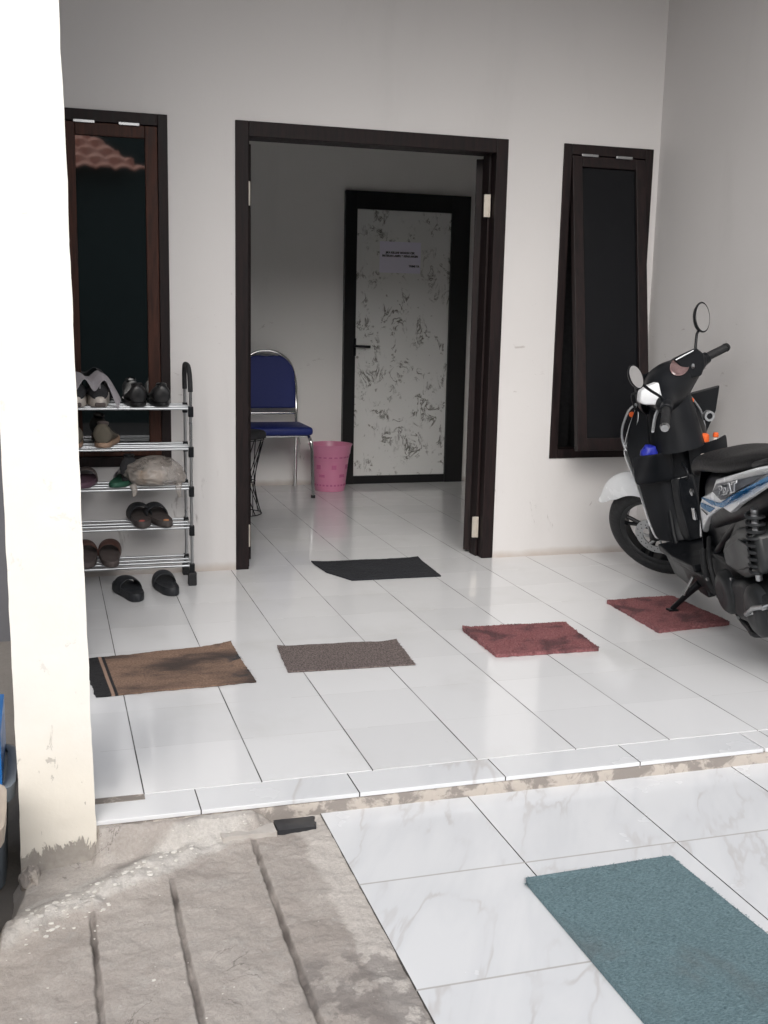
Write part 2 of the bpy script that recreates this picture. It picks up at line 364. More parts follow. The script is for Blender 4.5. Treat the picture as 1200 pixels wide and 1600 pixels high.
def poly(pts, off, bm=None):
    """solid plate: outline pts (3D) pushed along off"""
    bm = bm or bmesh.new(); o = Vector(off); a = [bm.verts.new(p) for p in pts]; b = [bm.verts.new(Vector(p)+o) for p in pts]; n = len(pts)
    bm.faces.new(a); bm.faces.new(b[::-1])
    for k in range(n): bm.faces.new((a[k], b[k], b[(k+1) % n], a[(k+1) % n]))
    return bm
def ring_yz(x, cy, cz, ry, rz, n=16, e=2.0, a0=0):
    out = []
    for k in range(n):
        a = 2*PI*k/n+a0; c, s = math.cos(a), math.sin(a)
        out.append((x, cy+ry*math.copysign(abs(c)**(2/e), c), cz+rz*math.copysign(abs(s)**(2/e), s)))
    return out
def lathe(prof, c, axis='Y', seg=32, bm=None, close=False):
    """prof: (offset along axis, radius)"""
    bm = bm or bmesh.new(); rings = []
    for a, r in prof:
        R_ = []
        for k in range(seg):
            t = 2*PI*k/seg
            if axis == 'Y': p = (c[0]+r*math.cos(t), c[1]+a, c[2]+r*math.sin(t))
            elif axis == 'Z': p = (c[0]+r*math.cos(t), c[1]+r*math.sin(t), c[2]+a)
            else: p = (c[0]+a, c[1]+r*math.cos(t), c[2]+r*math.sin(t))
            R_.append(bm.verts.new(p))
        rings.append(R_)
    L = len(rings)
    for i in range(L if close else L-1):
        for k in range(seg): bm.faces.new((rings[i][k], rings[i][(k+1) % seg], rings[(i+1) % L][(k+1) % seg], rings[(i+1) % L][k]))
    if not close: bm.faces.new(rings[0]); bm.faces.new(rings[-1])
    return bm
def text(name, s, size, m, M, parent, extrude=.0006, shear=0, align='CENTER', sx=1, off=0):
    cu = bpy.data.curves.new(name, 'FONT'); cu.body = s; cu.size = size; cu.extrude = extrude; cu.align_x = align; cu.shear = shear; cu.offset = off
    tmp = bpy.data.objects.new('tmp', cu); C.objects.link(tmp)
    bpy.context.view_layer.update()
    me = bpy.data.meshes.new_from_object(tmp.evaluated_get(bpy.context.evaluated_depsgraph_get()))
    bpy.data.objects.remove(tmp)
    me.transform(M @ Matrix.Diagonal((sx, 1, 1, 1))); me.materials.clear(); me.materials.append(MAT[m])
    o = bpy.data.objects.new(name, me); C.objects.link(o); o.parent = parent; return o

# ------------------------------------------------------------------ the setting
TERR = -.0435
def sheet(x0, x1, y0, y1, z, t, name, m):
    return obj(name, boxes((x0, x1, y0, y1, z-t, z)), m)
struct(sheet(-60, 60, -70, 60, -.16, .2, 'ground', 'ground'))
struct(sheet(-.30, 2.9, -2.358, 2.5, 0, .15, 'porch_floor', 'tiles'))
struct(sheet(.4245, 2.72, -4.25, -2.487, TERR, .3, 'terrace', 'marble'))
# edge strip of narrow marble tiles along the porch
st = obj('step_edge', boxes((-.125, 1.73, -2.487, -2.3615, -.012, -.0005)), 'marble_edge', mods=(('bev', .002),)); struct(st)
st = obj('step_edge', boxes((1.736, 2.72, -2.487, -2.3615, -.012, -.0005)), 'tiles', mods=(('bev', .002),)); struct(st)
struct(obj('step_edge_patch', boxes((-.125, .0, -2.392, -2.3622, -.01, .0012)), 'mortar'))
def step_mortar():
    bm = bmesh.new(); nx = 160; rows = []
    prof = [(-2.37, -.0125), (-2.4825, -.0125), (-2.4855, -.018), (-2.4885, -.03), (-2.491, -.075)]
    for i, (yy, zz) in enumerate(prof):
        rows.append([(-.19+2.9*k/nx, yy-(.004*noise.noise(Vector((k*.3, i, 0)))+.003*noise.noise(Vector((k*1.7, i, 4))) if i > 1 else 0), zz) for k in range(nx+1)])
    return patch(rows, bm)
struct(obj('step_riser', step_mortar(), 'mortar', smooth=60))

GROOVES = ((-.144, -2.77), (.033, -2.70), (.236, -2.60), (-.335, -2.98))
def hgt(x, y):
    n = lambda s, o=0: noise.noise(Vector((x*s+o, y*s, o*1.7)))
    z = -.047-.068*min(1, max(0, (.40-x)/.75))**1.15
    d = max(0, -2.487-y+.012*n(6, 3)+.004*n(30, 2))
    z += (-.0145-z)*math.exp(-(d/.034)**3)*min(1, max(0, (.30-x)/.10))*min(1, max(0, (x+.135)/.02))
    # mound of broken mortar sweeping from the pillar foot
    s = y-.42*x+2.61+.02*n(5, 8)
    if x < .33: z += (.020+.016*n(14, 2)+.008*n(40, 7))*math.exp(-(s/.055)**2)*min(1, (.33-x)/.08)
    z += .006*n(7)+.0035*n(24, 1)+.0016*n(70, 5)
    for gx, gy in GROOVES:
        w = .0062+.0025*n(16, gx*9); dx = abs(x-gx-.004*n(3, 11)-.0022*n(38, 6)-.0012*n(90, 2))
        if y < gy+.03:
            a = min(1, (gy+.03-y)/.05); z -= .011*a*math.exp(-(dx/w)**6)
    # step between the slabs
    if x < -.144 and y < -2.7: z -= .004
    # left edge crumbles down to the alley
    ex = -.283-.10*min(1, max(0, (-2.60-y)/.4))+.012*n(9, 5)
    if y < -3.0: ex = -9
    if x < ex: z -= min(.09, (ex-x)*1.6)
    z = min(z, TERR-.0005) if x > .415 else min(z, -.0145+.0015*n(20))
    return z
def slab():
    bm = bmesh.new(); rows = []; nx, ny = 420, 480
    for j in range(ny+1):
        y = -2.487-(1.9)*(j/ny)**1.25
        rows.append([(-.62+(.4245+.62)*(i/nx), y, hgt(-.62+1.0445*i/nx, y)) for i in range(nx+1)])
    return patch(rows, bm)
cpath = struct(obj('concrete_path', slab(), 'concrete', smooth=180), 'grey concrete path with grooves between its slabs')
da = cpath.data.color_attributes.new('dirt', 'FLOAT_COLOR', 'POINT')
for i_, v_ in enumerate(cpath.data.vertices):
    x, y = v_.co.x, v_.co.y; g = 0
    n = lambda s, o=0: noise.noise(Vector((x*s+o, y*s, o*1.7)))
    for gx, gy in GROOVES:
        dx = abs(x-gx-.004*n(3, 11)-.0022*n(38, 6)-.0012*n(90, 2))
        if y < gy+.03: g = max(g, math.exp(-(dx/.0072)**6)*(.55+.8*n(14, 9)))
    s_ = y-.42*x+2.535+.02*n(5, 8)
    if x < .3: g = max(g, .55*math.exp(-(s_/.02)**2)*(.6+n(15, 4)))
    da.data[i_].color = (g, g, g, 1)

def chip(bm, x, y, s, z=None, flat=.35):
    z = hgt(x, y) if z is None else z
    c = Vector((x, y, z+s*flat*.4)); a = random.random()*PI
    vs = []
    for dz in (-1, 1):
        for k in range(5):
            t = a+k*2*PI/5; r = s*(.55+.5*random.random()); vs.append(bm.verts.new(c+Vector((r*math.cos(t), r*math.sin(t)*.6, dz*s*flat*(.4+.3*random.random())))))
    bm.faces.new(vs[:5][::-1]); bm.faces.new(vs[5:])
    for k in range(5): bm.faces.new((vs[k], vs[(k+1) % 5], vs[5+(k+1) % 5], vs[5+k]))
bm = bmesh.new(); bmesh.ops.create_icosphere(bm, subdivisions=5, radius=1)
for v in bm.verts:
    p = v.co.copy(); d = 1+.35*noise.noise(p*1.5)+.12*noise.noise(p*4)+.05*noise.noise(p*11)
    v.co = Vector((-.272+p.x*.026*d, -2.522+p.y*.045*d, -.112+p.z*.035*d))
tag(obj('mortar_lump', bm, 'mortar', smooth=35), 'jagged lump of broken mortar at the left foot of the cream pillar', 'mortar')
bm = bmesh.new()
for _ in range(120):
    u = random.random(); x = -.29+.56*u**1.3; y = -2.60+.42*x+random.gauss(0, .035)-.03*(x < -.1)
    if y < -2.50: chip(bm, x, y, random.choice((.0025, .003, .004, .006))*(1.3 if x < 0 else 1))
for _ in range(25): 
    x = random.uniform(-.33, .38); y = random.uniform(-3.4, -2.7); chip(bm, x, y, random.choice((.0015, .002, .003)))
for x, y, s in ((-.22, -2.69, .011), (-.25, -2.74, .008), (-.23, -2.75, .007), (-.27, -2.70, .006), (-.15, -2.66, .006), (-.19, -2.67, .007), (-.02, -2.60, .009), (-.05, -2.63, .006), (.05, -2.57, .009), (-.14, -2.79, .004), (-.143, -2.82, .004), (-.04, -3.03, .005)): chip(bm, x, y, s)
tag(obj('rubble', bm, simple('pale_rubble', (.66, .64, .6), .8, var=.3)), 'pale crumbs of broken mortar and tile on concrete below the pillar', kind='stuff')

def rough_block(x0, x1, y0, y1, z0, z1, amp, seed, rag=0):
    bm = bmesh.new(); box(bm, x0, x1, y0, y1, z0, z1); bmesh.ops.subdivide_edges(bm, edges=bm.edges, cuts=9, use_grid_fill=True)
    for v in bm.verts:
        n = noise.noise_vector(v.co*38+Vector((seed, 0, 0))); v.co += Vector((n.x, n.y, n.z))*amp
        if rag and v.co.x > x1-.02: v.co.x += rag*noise.noise(Vector((v.co.y*70, seed, 0)))
    return bm
tag(obj('cement_lump', rough_block(.165, .298, -2.565, -2.515, -.10, -.040, .004, 3), simple('pale_cement', (.46, .43, .4), .9, scale=60, bump=.5, bd=.004), smooth=60), 'pale lump of cement beside the black tile piece at the step foot', 'cement')
tag(obj('tile_offcut', rough_block(.302, .40, -2.560, -2.503, -.07, -.0405, .0009, 9, .022), simple('black_tile', (.025, .026, .03), .35), smooth=40), 'broken black tile offcut set in mortar at the step foot', 'tile')

# ------------------------------------------------------------------ the pillars
def pillar_mesh(x0b, x1b, x0t, x1t, y0, y1, z0, z1):
    bm = bmesh.new(); rings = []; nz = 150; na = 14
    for j in range(nz+1):
        f = (j/nz)**1.7; z = z0+(z1-z0)*f; k = min(1.2, max(0, (z-0)/2.9)); a = x0b+(x0t-x0b)*k; b = x1b+(x1t-x1b)*k; r = []
        cs = [(a, y0), (b, y0), (b, y1), (a, y1)]
        for q in range(4):
            p, s = cs[q], cs[(q+1) % 4]
            for i in range(na): t = i/na; r.append((p[0]+(s[0]-p[0])*t, p[1]+(s[1]-p[1])*t, z))
        out = []
        for (x, y, zz) in r:
            v = Vector((x, y, zz)); n = noise.noise_vector(v*8)*.0022+noise.noise_vector(v*30)*.0012
            low = max(0, 1-(z-z0)/.14); n += noise.noise_vector(v*24)*.009*low
            if low > 0: n += Vector((0, -.006*low, 0))
            out.append(v+Vector((n.x, n.y, 0)))
        rings.append(out)
    return loft(rings)
tag(obj('pillar', pillar_mesh(-.294, -.124, -.322, -.171, -2.495, -2.325, -.16, 3.25), 'pillar', smooth=40), 'cream painted porch pillar with flaking foot beside the shoe rack', 'pillar')

# ------------------------------------------------------------------ the house
house = empty('house', (1.2, 0, 0))
tag(house, 'white plastered house front with dark doorway, two tall windows and porch walls', 'house')
def hp(name, bm, m, parent=None, **k):
    o = obj(name, bm, m, None, **k); o.parent = parent or house
    o.matrix_parent_inverse = Matrix.Translation((-1.2, 0, 0)) if (parent is None or parent is house) else Matrix.Identity(4)
    return o
ZT, DL, DR, WL, WR, WB, LL, LR = 2.0155, .6232, 1.9162, 2.203, 2.684, .4993, -.15, .3308
TH = .13
hp('front_wall', boxes((-.30, LL, 0, TH, -.1, 3.5), (LL, LR, 0, TH, -.1, WB), (LL, LR, 0, TH, ZT, 3.5), (LR, DL, 0, TH, -.1, 3.5), (DL, DR, 0, TH, ZT, 3.5),
    (DR, WL, 0, TH, -.1, 3.5), (WL, WR, 0, TH, -.1, WB), (WL, WR, 0, TH, ZT, 3.5), (WR, 2.72, 0, TH, -.1, 3.5)), 'wall')
hp('right_wall', boxes((2.72, 2.86, -2.6, TH, -.16, 3.5)), 'wall')
hp('added_shade_wall', boxes((-.292, -.2, -1.5, -.001, -.16, 3.25)), 'wall')  # unseen wall, added to keep the rack corner darker
hp('ceiling', boxes((-.35, 2.9, -2.5, .0, 3.255, 3.6)), 'ceiling')
hp('back_wall', boxes((-.6, 2.76, 2.453, 2.6, -.1, 3.5)), 'wall_inside')
hp('inside_wall', boxes((2.756, 2.86, .132, 2.452, -.1, 3.5)), 'wall_inside')
hp('inside_wall', boxes((-.7, -.6, .132, 2.6, -.1, 3.5)), 'wall_inside')
hp('inside_floor', boxes((-.6, -.301, .132, 2.45, -.1, 0)), 'tiles')
hp('inside_ceiling', boxes((-.7, 2.86, .132, 2.6, 2.85, 2.95)), 'wall_inside')
# doorway
fr = hp('door_frame', boxes((DL, DL+.06, -.006, TH+.004, 0.001, ZT), (DR-.06, DR, -.006, TH+.004, 0.001, ZT), (DL+.06, DR-.06, -.006, TH+.004, ZT-.065, ZT),
    (DL+.06, DL+.072, .05, TH+.003, 0.001, ZT-.065), (DR-.072, DR-.06, .05, TH+.003, 0.001, ZT-.065)), 'dark_wood', mods=(('bev', .003),))
for x, z0 in ((DL+.066, 1.66), (DL+.066, .10), (DR-.0705, 1.66), (DR-.0705, .10)):
    s = 1 if x < 1 else -1
    hp('hinge', boxes((x-.006 if s > 0 else x-.026, x+.008 if s > 0 else x+.006, .036, .0485, z0+.105*0+.0, z0+.105), (x-.004, x+.004, .03, .037, z0, z0+.105)), 'brass', fr, mods=(('bev', .002),))
def leaf(hx, ang, name_m='dark_wood'):
    M = Matrix.Translation((hx, TH+.012, 0)) @ Matrix.Rotation(ang, 4, 'Z')
    return M
for hx, ang in ((DR-.062, math.radians(62)), (DL+.064, math.radians(112))):
    M = leaf(hx, ang); y0, y1 = (0, .038) if hx > 1 else (-.038, 0)
    dl = hp('door_leaf', boxes((0, .1, y0, y1, .012, 1.94), (.50, .58, y0, y1, .012, 1.94), (.1, .50, y0, y1, .012, .2), (.1, .50, y0, y1, 1.84, 1.94), (.1, .50, y0+.008, y1-.008, .2, 1.84), M=M), 'dark_wood', mods=(('bev', .003),))
# windows
def window(x0, x1, ang, glass):
    w = hp('window', boxes((x0, x0+.042, -.008, .09, WB, ZT), (x1-.042, x1, -.008, .09, WB, ZT), (x0+.042, x1-.042, -.008, .09, ZT-.048, ZT), (x0+.042, x1-.042, -.008, .09, WB, WB+.045),
        (x0+.042, x0+.052, .03, .088, WB+.045, ZT-.048), (x1-.052, x1-.042, .03, .088, WB+.045, ZT-.048)), 'dark_wood', mods=(('bev', .002),))
    M = Matrix.Translation((0, -.006, ZT-.052)) @ Matrix.Rotation(-ang, 4, 'X')
    a, b, h, y0, y1 = x0+.044, x1-.044, ZT-WB-.10, -.002, .034
    sm = 'sash_wood' if x0 < 1 else 'dark_wood'
    hp('sash', boxes((a, a+.052, y0, y1, -h, 0), (b-.052, b, y0, y1, -h, 0), (a+.052, b-.052, y0, y1, -.052, 0), (a+.052, b-.052, y0, y1, -h, -h+.06), M=M), sm, w, mods=(('bev', .003),))
    hp('pane', boxes((a+.053, b-.053, .012, .018, -h+.061, -.053), M=M), glass, w)
    for hx in (x0+.09, x0+.275): hp('hinge', boxes((hx, hx+.088, -.016, -.0085, ZT-.056, ZT-.043)), 'steel', w, mods=(('bev', .002),))
    cu = patch([[(x0-.05+(x1-x0+.1)*i/40, .19+.012*math.sin(i*1.1), z_) for i in range(41)] for z_ in (WB-.05, 1.2, ZT+.05)])  # sheet added behind each window so its opening reads dark
    hp('added_dark_sheet', cu, simple('dark_sheet', (.015, .015, .017), .95, scale=90), w, smooth=180, mods=(('sol', .003),))
    if ang > .1:
        s = boxes((x1-.049, x1-.041, -.21, .02, WB+.052, WB+.062)); hp('stay', s, 'steel', w)
        # the gap beside the open sash shows the dark sheet added behind
    return w
window(LL, LR, math.radians(.25), 'tint_glass')
window(WL, WR, math.radians(8.8), 'dark_glass')
# inner door at the back
idr = hp('inner_door', boxes((1.77, 1.853, 2.41, 2.452, 0.001, 2.005), (2.537, 2.672, 2.41, 2.452, 0.001, 2.005), (1.853, 2.537, 2.41, 2.452, 1.887, 2.005), (1.853, 2.537, 2.418, 2.452, 0.001, .057)), 'black_alu', mods=(('bev', .002),))
hp('door_panel', boxes((1.854, 2.536, 2.43, 2.45, .058, 1.886)), 'door_panel', idr)
hp('door_handle', tube(boxes((1.835, 1.855, 2.40, 2.41, .9, 1.02)), [(1.845, 2.41, .967), (1.845, 2.375, .967), (1.95, 2.375, .965)], .009, 8), 'black_plastic', idr)
note = tag(obj('paper_notice', boxes((2.02, 2.317, 2.4285, 2.4295, 1.47, 1.68)), 'paper'), 'white paper notice taped on the marbled inner door', 'notice')
def MT(x, z, y=2.428): return Matrix.Translation((x, y, z)) @ Matrix.Rotation(PI/2, 4, 'X')
text('lettering', 'JIKA KELUAR MOHON CEK', .0185, 'ink', MT(2.168, 1.600), note, .0004, sx=.93, off=.0011)
text('lettering', 'MATIKAN LAMPU & KIPAS ANGIN', .0185, 'ink', MT(2.168, 1.578), note, .0004, sx=.93, off=.0011)
text('lettering', 'TRIMS YA', .018, 'ink', MT(2.27, 1.512), note, .0004, off=.0011)

# opposite house across the alley: reflected in the left window
opp = empty('opposite_house', (1, -9.5, 0)); tag(opp, 'low dark green house with terracotta tile roof, seen reflected in the left window', 'house')
def op(name, bm, m, **k):
    o = obj(name, bm, m, opp, **k); o.matrix_parent_inverse = Matrix.Translation((-1, 9.5, 0)); return o
op('wall', boxes((-7, 6, -9.3, -9.15, -.16, 2.9)), 'green_wall')
bm = bmesh.new(); rows = []
for j in range(121):
    q = j/120; y = -8.75-3.0*q; xe = 1.05-1.9*q; row = j//10; f = (j % 10)/10
    z = 2.80+1.55*q+.05*(1-f)
    rows.append([(-6+(xe+6)*i/300, y, z+.035*abs(math.sin((-6+(xe+6)*i/300+.09*row)*PI/.22))+.012*noise.noise(Vector((i*.4, row*3, 0)))) for i in range(301)])
op('roof', patch(rows, bm), 'roof', smooth=50, mods=(('sol', .02),))
op('reflection_backdrop', boxes((.2, 5, -12.6, -12.4, -.16, 4.3)), 'green_wall')  # unseen block added to keep the reflection dark beyond the roof edge
op('door', boxes((2.2, 3.1, -9.15, -9.11, -.15, 2.0)), 'dark_wood')
aw = tag(obj('alley_wall', boxes((-3.4, -.296, -.4, -.2, -.16, 3.2)), 'alley'), 'wall at the end of the alley left of the pillar, shade put into its dark grey', 'wall')

# ------------------------------------------------------------------ bins left of the pillar
def tub(name, x0, x1, y0, y1, z0, z1, tp, m, label, cat):
    bm = bmesh.new(); cx, cy = (x0+x1)/2, (y0+y1)/2; rings = []
    def rr(sx, sy, z, n=24):
        hx, hy = (x1-x0)/2*sx, (y1-y0)/2*sy; out = []
        for k in range(n):
            a = 2*PI*k/n; c, s = math.cos(a), math.sin(a); out.append((cx+hx*math.copysign(abs(c)**.35, c), cy+hy*math.copysign(abs(s)**.35, s), z))
        return out
    loft([rr(tp, tp, z0), rr(1, 1, z1-.02), rr(1.0, 1.0, z1), rr(.94, .94, z1), rr(tp*.93, tp*.93, z0+.02)], bm=bm)
    root = empty(name, (cx, cy, z0)); tag(root, label, cat); b = obj('body', bm, m, root, smooth=40); b.matrix_parent_inverse = Matrix.Translation((-cx, -cy, -z0))
    rb = loft([rr(1.0, 1.0, z1-.035), rr(1.08, 1.06, z1-.03), rr(1.09, 1.07, z1+.004), rr(1.0, 1.0, z1+.006)], caps=False)
    r = obj('rim', rb, m, root, smooth=40, mods=(('sol', .004),)); r.matrix_parent_inverse = Matrix.Translation((-cx, -cy, -z0))
    return root
tub('bin', -.62, -.326, -2.86, -2.60, -.155, .165, .90, 'beige_plastic', 'beige plastic bin with pale rim left of the pillar, nearest the camera', 'bin')
tub('tub', -.80, -.322, -2.50, -2.20, -.155, .10, .96, 'grey_plastic', 'tall blue-grey plastic tub under the blue crate left of the pillar', 'tub')
cr = empty('crate', (-.6, -2.3, .107)); tag(cr, 'bright blue plastic crate standing on the blue-grey tub', 'crate')
ws = [(-.82, -.33, -2.48, -2.47, .108, .15), (-.82, -.33, -2.48, -2.47, .20, .235), (-.82, -.80, -2.48, -2.47, .15, .20), (-.342, -.33, -2.48, -2.47, .15, .20), (-.34, -.33, -2.469, -2.2, .108, .235), (-.82, -.81, -2.469, -2.2, .108, .235), (-.809, -.341, -2.21, -2.2, .108, .235), (-.809, -.341, -2.469, -2.211, .108, .116)]
bm = boxes(*ws); bmesh.ops.remove_doubles(bm, verts=bm.verts, dist=.0001)
o = obj('body', bm, 'blue_plastic', cr); o.matrix_parent_inverse = Matrix.Translation((.6, 2.3, -.107))

# ------------------------------------------------------------------ mats
def mat(name, cs, th, m, label, group=None, curl=None, tufts=0, tl=.006, rag=.002, z=0, rough=.001, cut=None, rnd=0):
    A, B, D, E_ = [Vector((c[0], c[1], 0)) for c in cs]   # far-left, far-right, near-right, near-left
    c = (A+B+D+E_)/4; nx, ny = 70, 46; rows = []
    def P(u, v, top):
        uu, vv = u, v
        if rnd:
            # rounded corners
            du = max(0, abs(u-.5)-(.5-rnd))/rnd; dv = max(0, abs(v-.5)-(.5-rnd))/rnd
            L = math.hypot(du, dv)
            if L > 1: uu = .5+math.copysign(.5-rnd+rnd*du/L, u-.5); vv = .5+math.copysign(.5-rnd+rnd*dv/L, v-.5)
        if cut and uu < cut[0] and vv > 1-cut[1]: uu = max(uu, cut[0]*(vv-(1-cut[1]))/cut[1])
        p = (A*(1-uu)+B*uu)*(1-vv)+(E_*(1-uu)+D*uu)*vv
        e = min(u, 1-u, v, 1-v)
        if e < .02: n = noise.noise_vector(p*60); p += Vector((n.x, n.y, 0))*rag
        zz = z+.0012+(th+rough*noise.noise(p*45)+rough*2*noise.noise(p*9) if top else 0)
        if curl:
            for (cu_, cv_, rad, hh) in curl:
                d = math.hypot((u-cu_)*(B-A).length, (v-cv_)*(A-E_).length)
                if d < rad: zz += hh*(1-d/rad)**2
        p.z = zz; return p
    bm = bmesh.new()
    tv = [[bm.verts.new(P(i/nx, j/ny, True)-c) for i in range(nx+1)] for j in range(ny+1)]
    bv = [[bm.verts.new(P(i/nx, j/ny, False)-c) for i in range(nx+1)] for j in range(ny+1)]
    for j in range(ny):
        for i in range(nx):
            bm.faces.new((tv[j][i], tv[j+1][i], tv[j+1][i+1], tv[j][i+1])); bm.faces.new((bv[j][i], bv[j][i+1], bv[j+1][i+1], bv[j+1][i]))
    for i in range(nx):
        bm.faces.new((tv[0][i], tv[0][i+1], bv[0][i+1], bv[0][i])); bm.faces.new((tv[ny][i+1], tv[ny][i], bv[ny][i], bv[ny][i+1]))
    for j in range(ny):
        bm.faces.new((tv[j+1][0], tv[j][0], bv[j][0], bv[j+1][0])); bm.faces.new((tv[j][nx], tv[j+1][nx], bv[j+1][nx], bv[j][nx]))
    rnd_ = random.Random(hash(label) % 1000 if False else len(label))
    for _ in range(tufts):
        p = P(rnd_.random(), rnd_.random(), True)-c; a = rnd_.random()*2*PI; w = Vector((math.cos(a), math.sin(a), 0))*.0012
        t = p+Vector((rnd_.gauss(0, .0025), rnd_.gauss(0, .0025), tl*rnd_.uniform(.4, 1)))
        bm.faces.new((bm.verts.new(p-w), bm.verts.new(p+w), bm.verts.new(t)))
    for _ in range(tufts//25):
        s = rnd_.randrange(4); q = rnd_.random(); u, v = ((q, 0), (q, 1), (0, q), (1, q))[s]
        p = P(u, v, True)-c; o2 = Vector(((u-.5)*.02 if s > 1 else rnd_.gauss(0, .004), -(v-.5)*.02 if s < 2 else rnd_.gauss(0, .004), -th*.6))*rnd_.uniform(.4, 1.1)
        w = Vector((.0009, .0009, 0)); bm.faces.new((bm.verts.new(p-w), bm.verts.new(p+w), bm.verts.new(p+o2)))
    me_ob = obj(name, bm, m); me_ob.location = (c.x, c.y, 0)
    return tag(me_ob, label, 'doormat' if name == 'doormat' else 'rug', group)
mat('doormat', ((1.0, .065), (1.542, .055), (1.526, -.33), (1.04, -.324)), .006, 'black_mat', 'black ribbed doormat lying across the open doorway', curl=((0, 0, .12, .006), (1, 0, .1, .005)), cut=(.12, .45), rag=.001)
# brown rug keeps world coordinates for its stripes
b = mat('rug', ((-.115, -1.235), (.41, -1.166), (.425, -1.594), (-.085, -1.622)), .006, 'brown_mat', 'stained brown rug with black striped end beside the pillar', curl=((1, 0, .14, .011), (0, .4, .1, .006)), rag=.004, tufts=1200, tl=.003)
b.data.transform(Matrix.Translation(b.location)); b.location = (0, 0, 0)
mat('doormat', ((.568, -1.234), (1.014, -1.262), (.993, -1.544), (.547, -1.524)), .005, 'grey_mat', 'grey-brown flecked doormat between the brown rug and the red mat', curl=((1, 0, .08, .006), (0, 0, .06, .004)), rag=.002, tufts=1500, tl=.002)
mat('doormat', ((1.304, -1.18), (1.732, -1.199), (1.70, -1.542), (1.304, -1.528)), .014, 'red_mat', 'dusty red carpet mat lying clear of the motorbike, black smudges across it', tufts=9000, tl=.005, rag=.006, curl=((0, 0, .05, .006),), rough=.0015)
mat('doormat', ((2.06, -.93), (2.381, -.926), (2.388, -1.346), (2.044, -1.387)), .014, 'red_mat', 'dusty red carpet mat under the side stand of the motorbike', tufts=9000, tl=.005, rag=.006, rough=.0015)
mat('rug', ((.783, -2.936), (1.165, -2.922), (1.195, -3.62), (.790, -3.64)), .009, 'teal', 'teal carpet rug on the marble tiles in the foreground', tufts=16000, tl=.0028, rag=.004, z=TERR, rough=.0015, rnd=.035)

# ------------------------------------------------------------------ shoe rack
SH = [.783, .609, .436, .263, .093]
rk = empty('shoe_rack', (.1, -.15, 0)); tag(rk, 'five-tier grey metal shoe rack standing under the left window', 'shoe rack')
RI = Matrix.Translation((-.1, .15, 0))
def rp(name, bm, m, parent=None, **k):
    o = obj(name, bm, m, parent or rk, **k)
    if parent is None: o.matrix_parent_inverse = RI
    return o
YF, YB, XR, XL = -.25, -.045, .388, -.178
for x in (XR, XL):
    pts = [(x, YF, .05), (x, YF, .85), (x-.002, YF+.01, .92), (x-.004, YF+.045, .957), (x-.004, (YF+YB)/2, .962), (x-.004, YB-.045, .957), (x-.002, YB-.01, .92), (x, YB, .85), (x, YB, .02)]
    fr = rp('end_frame', T([(x, YF, .05), (x, YF, .86)], .0065, 8), 'steel', smooth=60)
    rp('post', T([(x, YB, .02), (x, YB, .86)], .0065, 8), 'steel', fr, smooth=60)
    rp('foam_grip', T(pts[1:-1], .0105, 10, 5), 'rubber', fr, smooth=60)
    for y in (YF, YB): rp('foot', boxes((x-.018, x+.018, y-.018, y+.018, .001, .06)), 'rubber', fr, mods=(('bev', .004),))
for z in SH:
    s = rp('shelf', boxes((XR-.006, XR+.006, YF+.012, YB-.012, z-.018, z-.004)), 'steel')
    rp('side_bar', boxes((XL-.006, XL+.006, YF+.012, YB-.012, z-.018, z-.004)), 'steel', s)
    for k in range(4):
        y = YF+(YB-YF)*k/3; rp('rod', T([(XL, y, z-.004+.0015*(k % 2)), (XR, y, z-.004+.0015*(k % 2))], .0055, 8), 'alu', s, smooth=60)
    for x in (XR, XL):
        for y in (YF, YB): rp('connector', boxes((x-.011, x+.011, y-.011, y+.011, z-.04, z+.006)), 'black_plastic', s, mods=(('bev', .003),))

# ------------------------------------------------------------------ footwear.  Local frame: heel at 0, toe at +Y, sole bottom at z=0
def foot_outline(L, w, n=36, side=1):
    out = []
    for k in range(n):
        a = 2*PI*k/n; y = L/2-L/2*math.cos(a); sg = 1 if a < PI else -1
        t = y/L; hw = w/2*(.80+.22*math.sin((t-.30)*PI*.85))
        if t < .2: hw *= math.sqrt(max(0, 1-(1-t/.2)**2.3))
        if t > .74: hw *= math.sqrt(max(0, 1-((t-.74)/.26)**2.2))
        hw = max(hw, .001); out.append((sg*hw+side*.010*math.sin(t*PI), y))
    return out
def sole_bm(L, w, z0, z1, side=1, toe=.0, cup=.0):
    o = foot_outline(L, w, side=side); ins = lambda s, z: [(x*s, L/2+(y-L/2)*s, z+toe*max(0, (y/L-.6)/.4)**2) for x, y in o]
    bm = bmesh.new()
    loft([ins(.6, z0), ins(.95, z0), ins(1, z0+.005), ins(1, z1-.004), ins(.96, z1+cup), ins(.88, z1), ins(.5, z1-.002)], bm=bm); return bm
def place(root, x, y, z, rz, rx=0): root.location = (x, y, z); root.rotation_euler = (rx, 0, rz)
